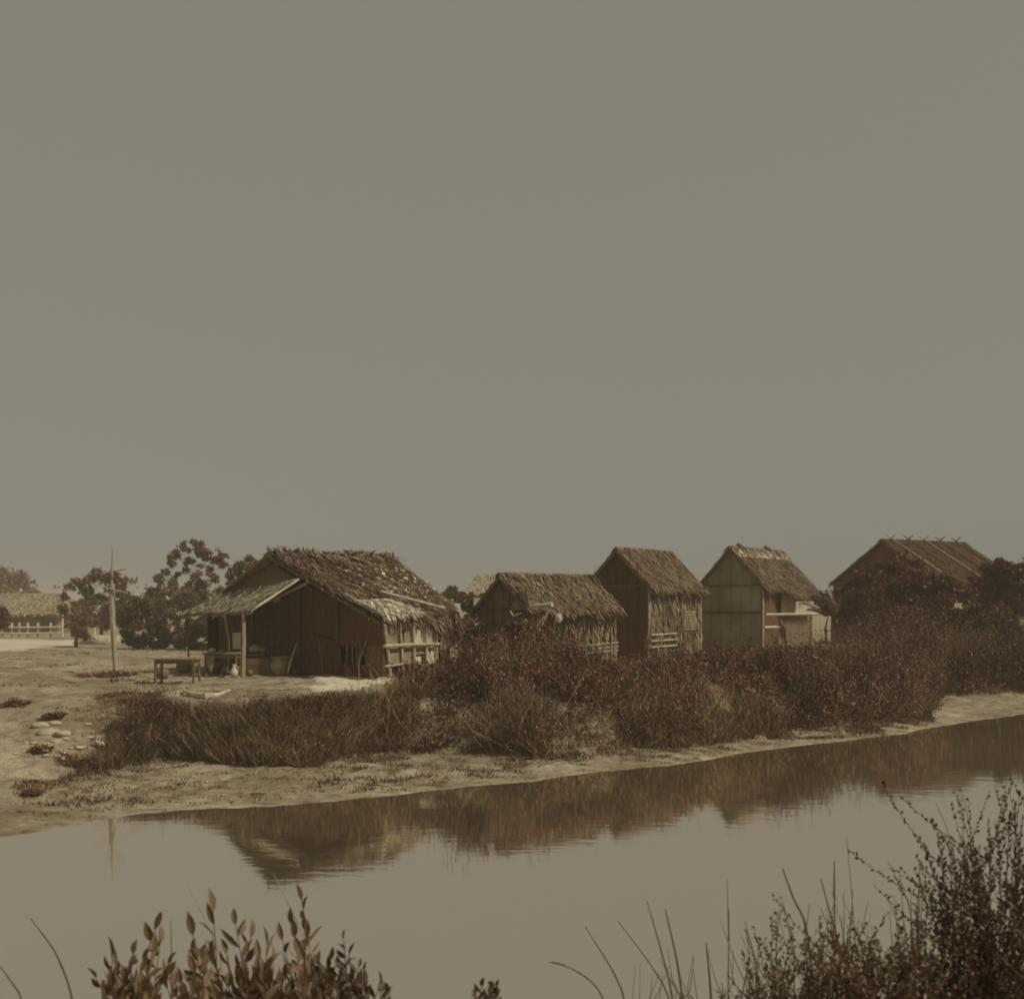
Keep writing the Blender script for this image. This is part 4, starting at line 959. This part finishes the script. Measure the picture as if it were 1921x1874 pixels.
def weed_clump(label, px, py, wd, hh, n=420):
    c = G(px, py); x = c[0] + rng.normal(size=n) * wd * .4; x = np.clip(x, c[0] - wd * .6, c[0] + wd * .6); y = c[1] + np.clip(rng.normal(size=n), -1.3, 1.3) * wd * .3; z = zfun(x, y)
    D = unit(rng.normal(size=(n, 3)) * [1, 1, .5] + [0, 0, .5]) * hh * (.4 + rng.random((n, 1)))
    tag(MB().blades(np.stack([x, y, z], 1), D, unit(np.cross(D, rng.normal(size=(n, 3)))) * .012).build('weed_clump', 'scrub'), label, 'weed', 'dark weed clumps on the mud')
for px_, py_, w_, l in ((75, 1412, .32, 'small dark weed clump left of the long one'), (140, 1434, .5, 'long dark weed clump on the mud, largest of its kind'), (172, 1440, .35, 'dark weed clump joined to the right of the long one'), (210, 1438, .28, 'dark weed clump farthest right on the mud'), (58, 1492, .2, 'lone dark weed clump lowest on the mud'), (28, 1322, .5, 'flat dark weed clump high on the ground at the left edge'), (100, 1345, .4, 'thin dark weed clump above the rubble')):
    weed_clump(l, px_, py_, w_, .12)
for i, (x0, y0, x1, y1) in enumerate(((690, 1478, 728, 1481), (640, 1425, 668, 1418), (780, 1376, 800, 1375), (1300, 1424, 1316, 1431), (520, 1420, 552, 1398), (860, 1446, 900, 1452), (1010, 1440, 1040, 1434), (470, 1492, 500, 1494))):
    a_, b_ = G(x0, y0) + [0, 0, .03], G(x1, y1) + [0, 0, .05]
    tag(MB().tube([a_, (a_ + b_) / 2 + [0, 0, .03 * rng.random()], b_], [.014, .018, .01], 6, .1).build('driftwood', 'log' if i in (2, 4) else 'bamboo_dark'), ['dark driftwood stick lying low on the mud, left of centre', 'dark stick at the edge of the bank grass', 'pale stick caught in the foot of the scrub', 'dark stick pointing at the water, farthest right', 'pale leaning stick in the grass foot', 'dark driftwood stick below the left part of the scrub', 'dark driftwood stick below the low hut', 'dark driftwood stick nearest the water on the left'][i], 'stick', 'driftwood on the bank')
place_lump('sand_heap', 'pale sandy heap behind the foot of the leaning pole', 195, 1208, .9, 'rock', 'heap', None, .6, 1.9)
weed_clump('dark patch of brush at the foot of the leaning pole', 200, 1268, 1.3, .2, 900)
for _o in [o for o in COL.objects if o.get('label', '').startswith('dark patch of brush')]: _o.name = 'brush_patch'; _o['category'] = 'brush'; del _o['group']

# ------------------------------------------------------------------ near plants
def quadbez(a, b, c, n=9):
    t = np.linspace(0, 1, n)[:, None]; return (1 - t) ** 2 * a + 2 * t * (1 - t) * b + t * t * c
def near_base(px, Y):
    X = (px - CX) / F * Y; return np.array([X, Y, float(zfun(X, Y)) - .02])
def leafy_plant(name, label, base_px, Y, tips, Ll, Lw, m, gap, group=None, stem_r=.004, up=.5, start=.35, cat='shrub', fold=True, jit=.04, side=0):
    b = near_base(base_px, Y); t = thing(name, label, cat, b, group); gs = MB(); Ps, Ds = [], []
    for tx, ty in tips:
        Yt = Y + rng.normal() * .18; e = P(tx, ty, Yt); s = b + rng.normal(size=3) * [.10, .08, 0]
        mid = s * .45 + e * .55 + np.array([(s[0] - e[0]) * .25, 0, .06]) + rng.normal(size=3) * .035
        path = quadbez(s, mid, e, 10); gs.tube(path, [stem_r, stem_r * .7, stem_r * .3], 5)
        Ln = np.linalg.norm(np.diff(path, axis=0), axis=1).sum()
        for _s in range(side):
            i_ = rng.integers(3, 9); o0 = path[i_]; dd0 = unit(rng.normal(size=(1, 3)) * [1, .6, .3] + [0, 0, .9])[0]; L_ = Ln * rng.uniform(.12, .3)
            sp_ = quadbez(o0, o0 + dd0 * L_ * .5, o0 + dd0 * L_ + np.array([0, 0, .25]) * L_, 6); gs.tube(sp_, [stem_r * .5, stem_r * .2], 4)
            kk = max(3, int(L_ / gap)); uu = np.linspace(.2, 1, kk); qq = np.stack([np.interp(uu, np.linspace(0, 1, 6), sp_[:, i]) for i in range(3)], 1)
            Ps.append(qq); Ds.append(unit(unit(np.gradient(qq, axis=0)) * .7 + unit(rng.normal(size=(kk, 3))) * .9 + [0, 0, up * .6]) * (Ll * (.5 + .5 * rng.random((kk, 1)))))
        k = max(3, int(Ln * (1 - start) / gap)); u = np.linspace(start, 1, k)
        pp = np.stack([np.interp(u, np.linspace(0, 1, 10), path[:, i]) for i in range(3)], 1); dd = unit(np.gradient(pp, axis=0))
        o = unit(rng.normal(size=(k, 3)) * [1, 1, .5]); D = unit(dd * (.45 + .6 * u[:, None]) + o * 1.0 + [0, 0, up * .6]); D[-1] = dd[-1]
        Ps.append(pp); Ds.append(D * (Ll * (.65 + .55 * rng.random((k, 1)))))
    gs.build('stems', 'stem_near', t)
    p, D = np.vstack(Ps), np.vstack(Ds); n = len(p)
    W = unit(np.cross(D, rng.normal(size=(n, 3)) + [0, .8, 0])) * Lw * (.8 + .4 * rng.random((n, 1)))
    (MB().fleaves(p, D, W) if fold else MB().leaves(p, D, W)).build('foliage', m, t)
    return t
GN = 'plants on the near bank'
def rt(x0, x1, y0, y1, n): return [(rng.uniform(x0, x1), rng.uniform(y0, y1)) for _ in range(n)]
leafy_plant('leafy_shrub', 'broad-leaved shrub at bottom left, its middle and tallest stems', 480, 3.3, [(400, 1712), (362, 1755), (442, 1735), (470, 1760), (500, 1775), (425, 1790), (382, 1800)] + rt(360, 520, 1790, 1850, 16) + rt(350, 530, 1840, 1890, 22), .066, .0105, 'leaf_near', .038, GN)
leafy_plant('leafy_shrub', 'broad-leaved shrub bearing the highest single leaf right of centre left', 560, 3.3, [(566, 1690), (548, 1735), (575, 1760), (530, 1765), (556, 1785)] + rt(520, 610, 1800, 1850, 9) + rt(510, 620, 1840, 1890, 14), .058, .0095, 'leaf_near', .038, GN)
leafy_plant('leafy_shrub', 'lower broad-leaved shrub whose right stems curl over the water', 640, 3.2, [(645, 1765), (655, 1790), (672, 1815), (620, 1800), (600, 1815)] + rt(590, 690, 1815, 1885, 26), .042, .008, 'leaf_near_dark', .028, GN)
leafy_plant('leafy_shrub', 'low broad-leaved shrub at the far bottom left', 270, 3.2, [(290, 1745), (210, 1795), (250, 1790), (285, 1790), (300, 1770), (180, 1835)] + rt(200, 350, 1810, 1850, 9) + rt(190, 360, 1840, 1890, 18), .052, .010, 'leaf_near', .034, GN)
leafy_plant('weed_tuft', 'small dark tuft poking up at the bottom centre', 905, 3.1, rt(880, 935, 1850, 1870, 7), .03, .007, 'leaf_near_dark', .018, GN, cat='weed')
leafy_plant('weed_tuft', 'single dark leaf tip at the bottom, right of the leafy shrubs', 712, 3.1, [(714, 1848), (708, 1860), (722, 1862)], .04, .009, 'leaf_near_dark', .02, GN, cat='weed')
# right-hand bush, small leaves on upright sprays
leafy_plant('bush', 'big dark small-leaved bush filling the bottom right corner', 1880, 3.6, [(1728, 1578), (1760, 1565), (1775, 1572), (1800, 1590), (1812, 1610), (1855, 1545), (1872, 1560), (1895, 1530), (1905, 1515), (1918, 1540)] + rt(1790, 1960, 1570, 1720, 22) + rt(1740, 1960, 1720, 1860, 34), .021, .0052, 'leaf_near_dark', .0115, GN, .003, cat='bush', start=.3, fold=False, side=4)
leafy_plant('bush', 'second dark bush leaning left out of the bottom right bush', 1800, 3.8, [(1768, 1575), (1782, 1600), (1795, 1640), (1810, 1620), (1830, 1600), (1785, 1660), (1765, 1690)] + rt(1730, 1880, 1680, 1874, 26), .020, .005, 'leaf_near_dark', .0115, GN, .003, cat='bush', start=.3, fold=False, side=4)
leafy_plant('bush', 'low dense bush spreading along the bottom edge, left of the corner bush', 1640, 3.5, rt(1560, 1780, 1770, 1870, 50) + [(1640, 1760), (1690, 1745), (1600, 1780)], .024, .0055, 'leaf_near', .010, GN, .0025, cat='bush', start=.3, fold=False, side=3)
leafy_plant('bush', 'low dense bush at bottom with knobbly leaning tip over the reeds', 1480, 3.5, [(1395, 1795), (1405, 1805), (1560, 1745), (1572, 1760), (1590, 1755)] + rt(1410, 1580, 1805, 1872, 34), .022, .005, 'leaf_near', .010, GN, .0025, cat='bush', start=.4, fold=False, side=3)
leafy_plant('twig', 'dark leafy twig entering at the right edge above the bush', 1960, 4.4, [(1900, 1462), (1895, 1490), (1912, 1495), (1922, 1470), (1930, 1500)], .028, .006, 'leaf_near_dark', .03, GN, .003, cat='twig', start=.75, fold=False)
# reeds
def reed(label, pts, Y, r, m='reed', head=None, base=None):
    b = near_base(base if base is not None else pts[0][0], Y); t = thing('reed_stalk', label, 'reed', b, 'reed stalks on the near bank')
    path = [b] + [P(x, y, Y + .05 * i) for i, (x, y) in enumerate(pts)]
    path = np.array(path); s = np.linspace(0, 1, len(path)); ss = np.linspace(0, 1, 14)
    pp = np.stack([np.interp(ss, s, path[:, i]) for i in range(3)], 1)
    pp[1:-1] += (pp[:-2] + pp[2:] - 2 * pp[1:-1]) * .25
    r = r * 1.35
    MB().tube(pp, [r, r * .8, r * .4], 5).build('stalk', m, t)
    if head: MB().tube([P(*head[0], Y + .1), P(*head[1], Y + .1)], [r * 1.1, r * 2.0, r * 1.6, r * .5], 7).build('seed_head', m, t)
    return t
reed('long reed leaning left with its tip highest at bottom centre', [(1175, 1874), (1150, 1820), (1098, 1738)], 3.6, .0028)
reed('drooping reed whose seed head hangs far left of the others', [(1140, 1874), (1105, 1835), (1065, 1812), (1030, 1804)], 3.6, .0022, head=((1060, 1810), (1036, 1804)))
reed('upright reed pair member, left one with bent tip', [(1265, 1874), (1240, 1780), (1214, 1690)], 3.5, .0028)
reed('thick reed right of the bent-tip reed', [(1282, 1874), (1268, 1790), (1248, 1705)], 3.6, .0036)
reed('bare reed crossing the thick reed from the left', [(1262, 1874), (1215, 1800), (1160, 1728)], 3.6, .0024)
reed('straight upright reed with a long dark seed head', [(1366, 1874), (1367, 1760), (1364, 1650)], 3.6, .0020, head=((1367, 1765), (1367, 1705)))
reed('short dark reed left of the straight seed-headed reed', [(1335, 1874), (1325, 1768)], 3.5, .004)
reed('dark kinked reed with the thickest tip', [(1530, 1874), (1512, 1725), (1490, 1690), (1468, 1628)], 3.7, .0042)
reed('dark reed leaning left beside the upright thick one', [(1590, 1830), (1565, 1740), (1540, 1648)], 3.7, .0036)
reed('upright reed with a stout dark top', [(1580, 1840), (1566, 1740), (1565, 1615)], 3.8, .0026, head=((1565, 1680), (1565, 1615)))
reed('thin pale reed tallest in the middle of the reeds', [(1610, 1850), (1600, 1700), (1588, 1568)], 3.9, .0015)
reed('dark reed standing near the left side of the corner bush', [(1710, 1860), (1722, 1740), (1726, 1612)], 3.8, .0028)
reed('thin reed whose tip leans left towards the water above the bush', [(1800, 1700), (1780, 1560), (1755, 1505)], 4.2, .0016, base=1850)
reed('faint thin reed rising above the corner bush', [(1840, 1650), (1815, 1530), (1803, 1472)], 4.2, .0014, base=1870)
reed('curving lone stalk at the bottom left corner', [(140, 1874), (105, 1785), (57, 1722)], 3.4, .0030)
reed('short stalk cutting the bottom left edge of the picture', [(45, 1874), (0, 1812)], 3.3, .0030)
reed('pale dry stalk rising from the left shrub to the house reflection', [(600, 1820), (548, 1710), (512, 1636)], 3.5, .0022, 'reed_pale')
reed('pale thin stalk rising in the left shrub beside the big leaf', [(420, 1800), (385, 1725), (352, 1662)], 3.5, .0014, 'reed_pale')
reed('stray twig between the broad leaves at bottom left', [(322, 1830), (321, 1745), (320, 1725)], 3.3, .0016)
for i in range(64):
    x = rng.uniform(1190, 1720); tx = x - rng.uniform(-55, 85); ty = np.interp(x, [1190, 1300, 1500, 1720], [1800, 1760, 1680, 1640]) + abs(rng.normal()) * 60
    o = reed('plain thin reed stalk in the tangle of reeds along the bottom', [(x, 1874), ((x * .4 + tx * .6) + rng.normal() * 8, ty + 70), (tx, ty)], rng.uniform(3.4, 4.1), rng.uniform(.0011, .0022))
g = MB(); n = 1100; x = rng.uniform(1250, 1960, n); Yv = rng.uniform(3.2, 4.3, n); b = np.array([near_base(a, c) for a, c in zip(x, Yv)])
D = unit(rng.normal(size=(n, 3)) * [.3, .2, .1] + [-.1, 0, 1]) * rng.uniform(.35, .78, (n, 1)) * np.interp(x, [1180, 1400, 1960], [.55, .9, 1.1])[:, None]
g.blades(b, D, unit(np.cross(D, rng.normal(size=(n, 3)) * .3 + [0, 1, 0])) * .0022)
tag(g.build('near_grass', 'reed'), 'fine grass blades among the reeds on the near bank', kind='stuff')

# ------------------------------------------------------------------ air
hz = MB().box((0, 1500, 4.2), (4400, 3800, 11.6)).build('haze', mat('haze_tmp', .1, .1))
hm = bpy.data.materials.new('haze'); hm.use_nodes = True; N = hm.node_tree.nodes; N.clear()
o_ = N.new('ShaderNodeOutputMaterial'); pv = N.new('ShaderNodeVolumePrincipled')
pv.inputs['Color'].default_value = (1.0, .90, .70, 1); pv.inputs['Density'].default_value = .0015; pv.inputs['Anisotropy'].default_value = -.3
hm.node_tree.links.new(pv.outputs[0], o_.inputs['Volume'])
hz.data.materials[0] = hm
tag(hz, 'thin warm haze over creek and village', kind='stuff')
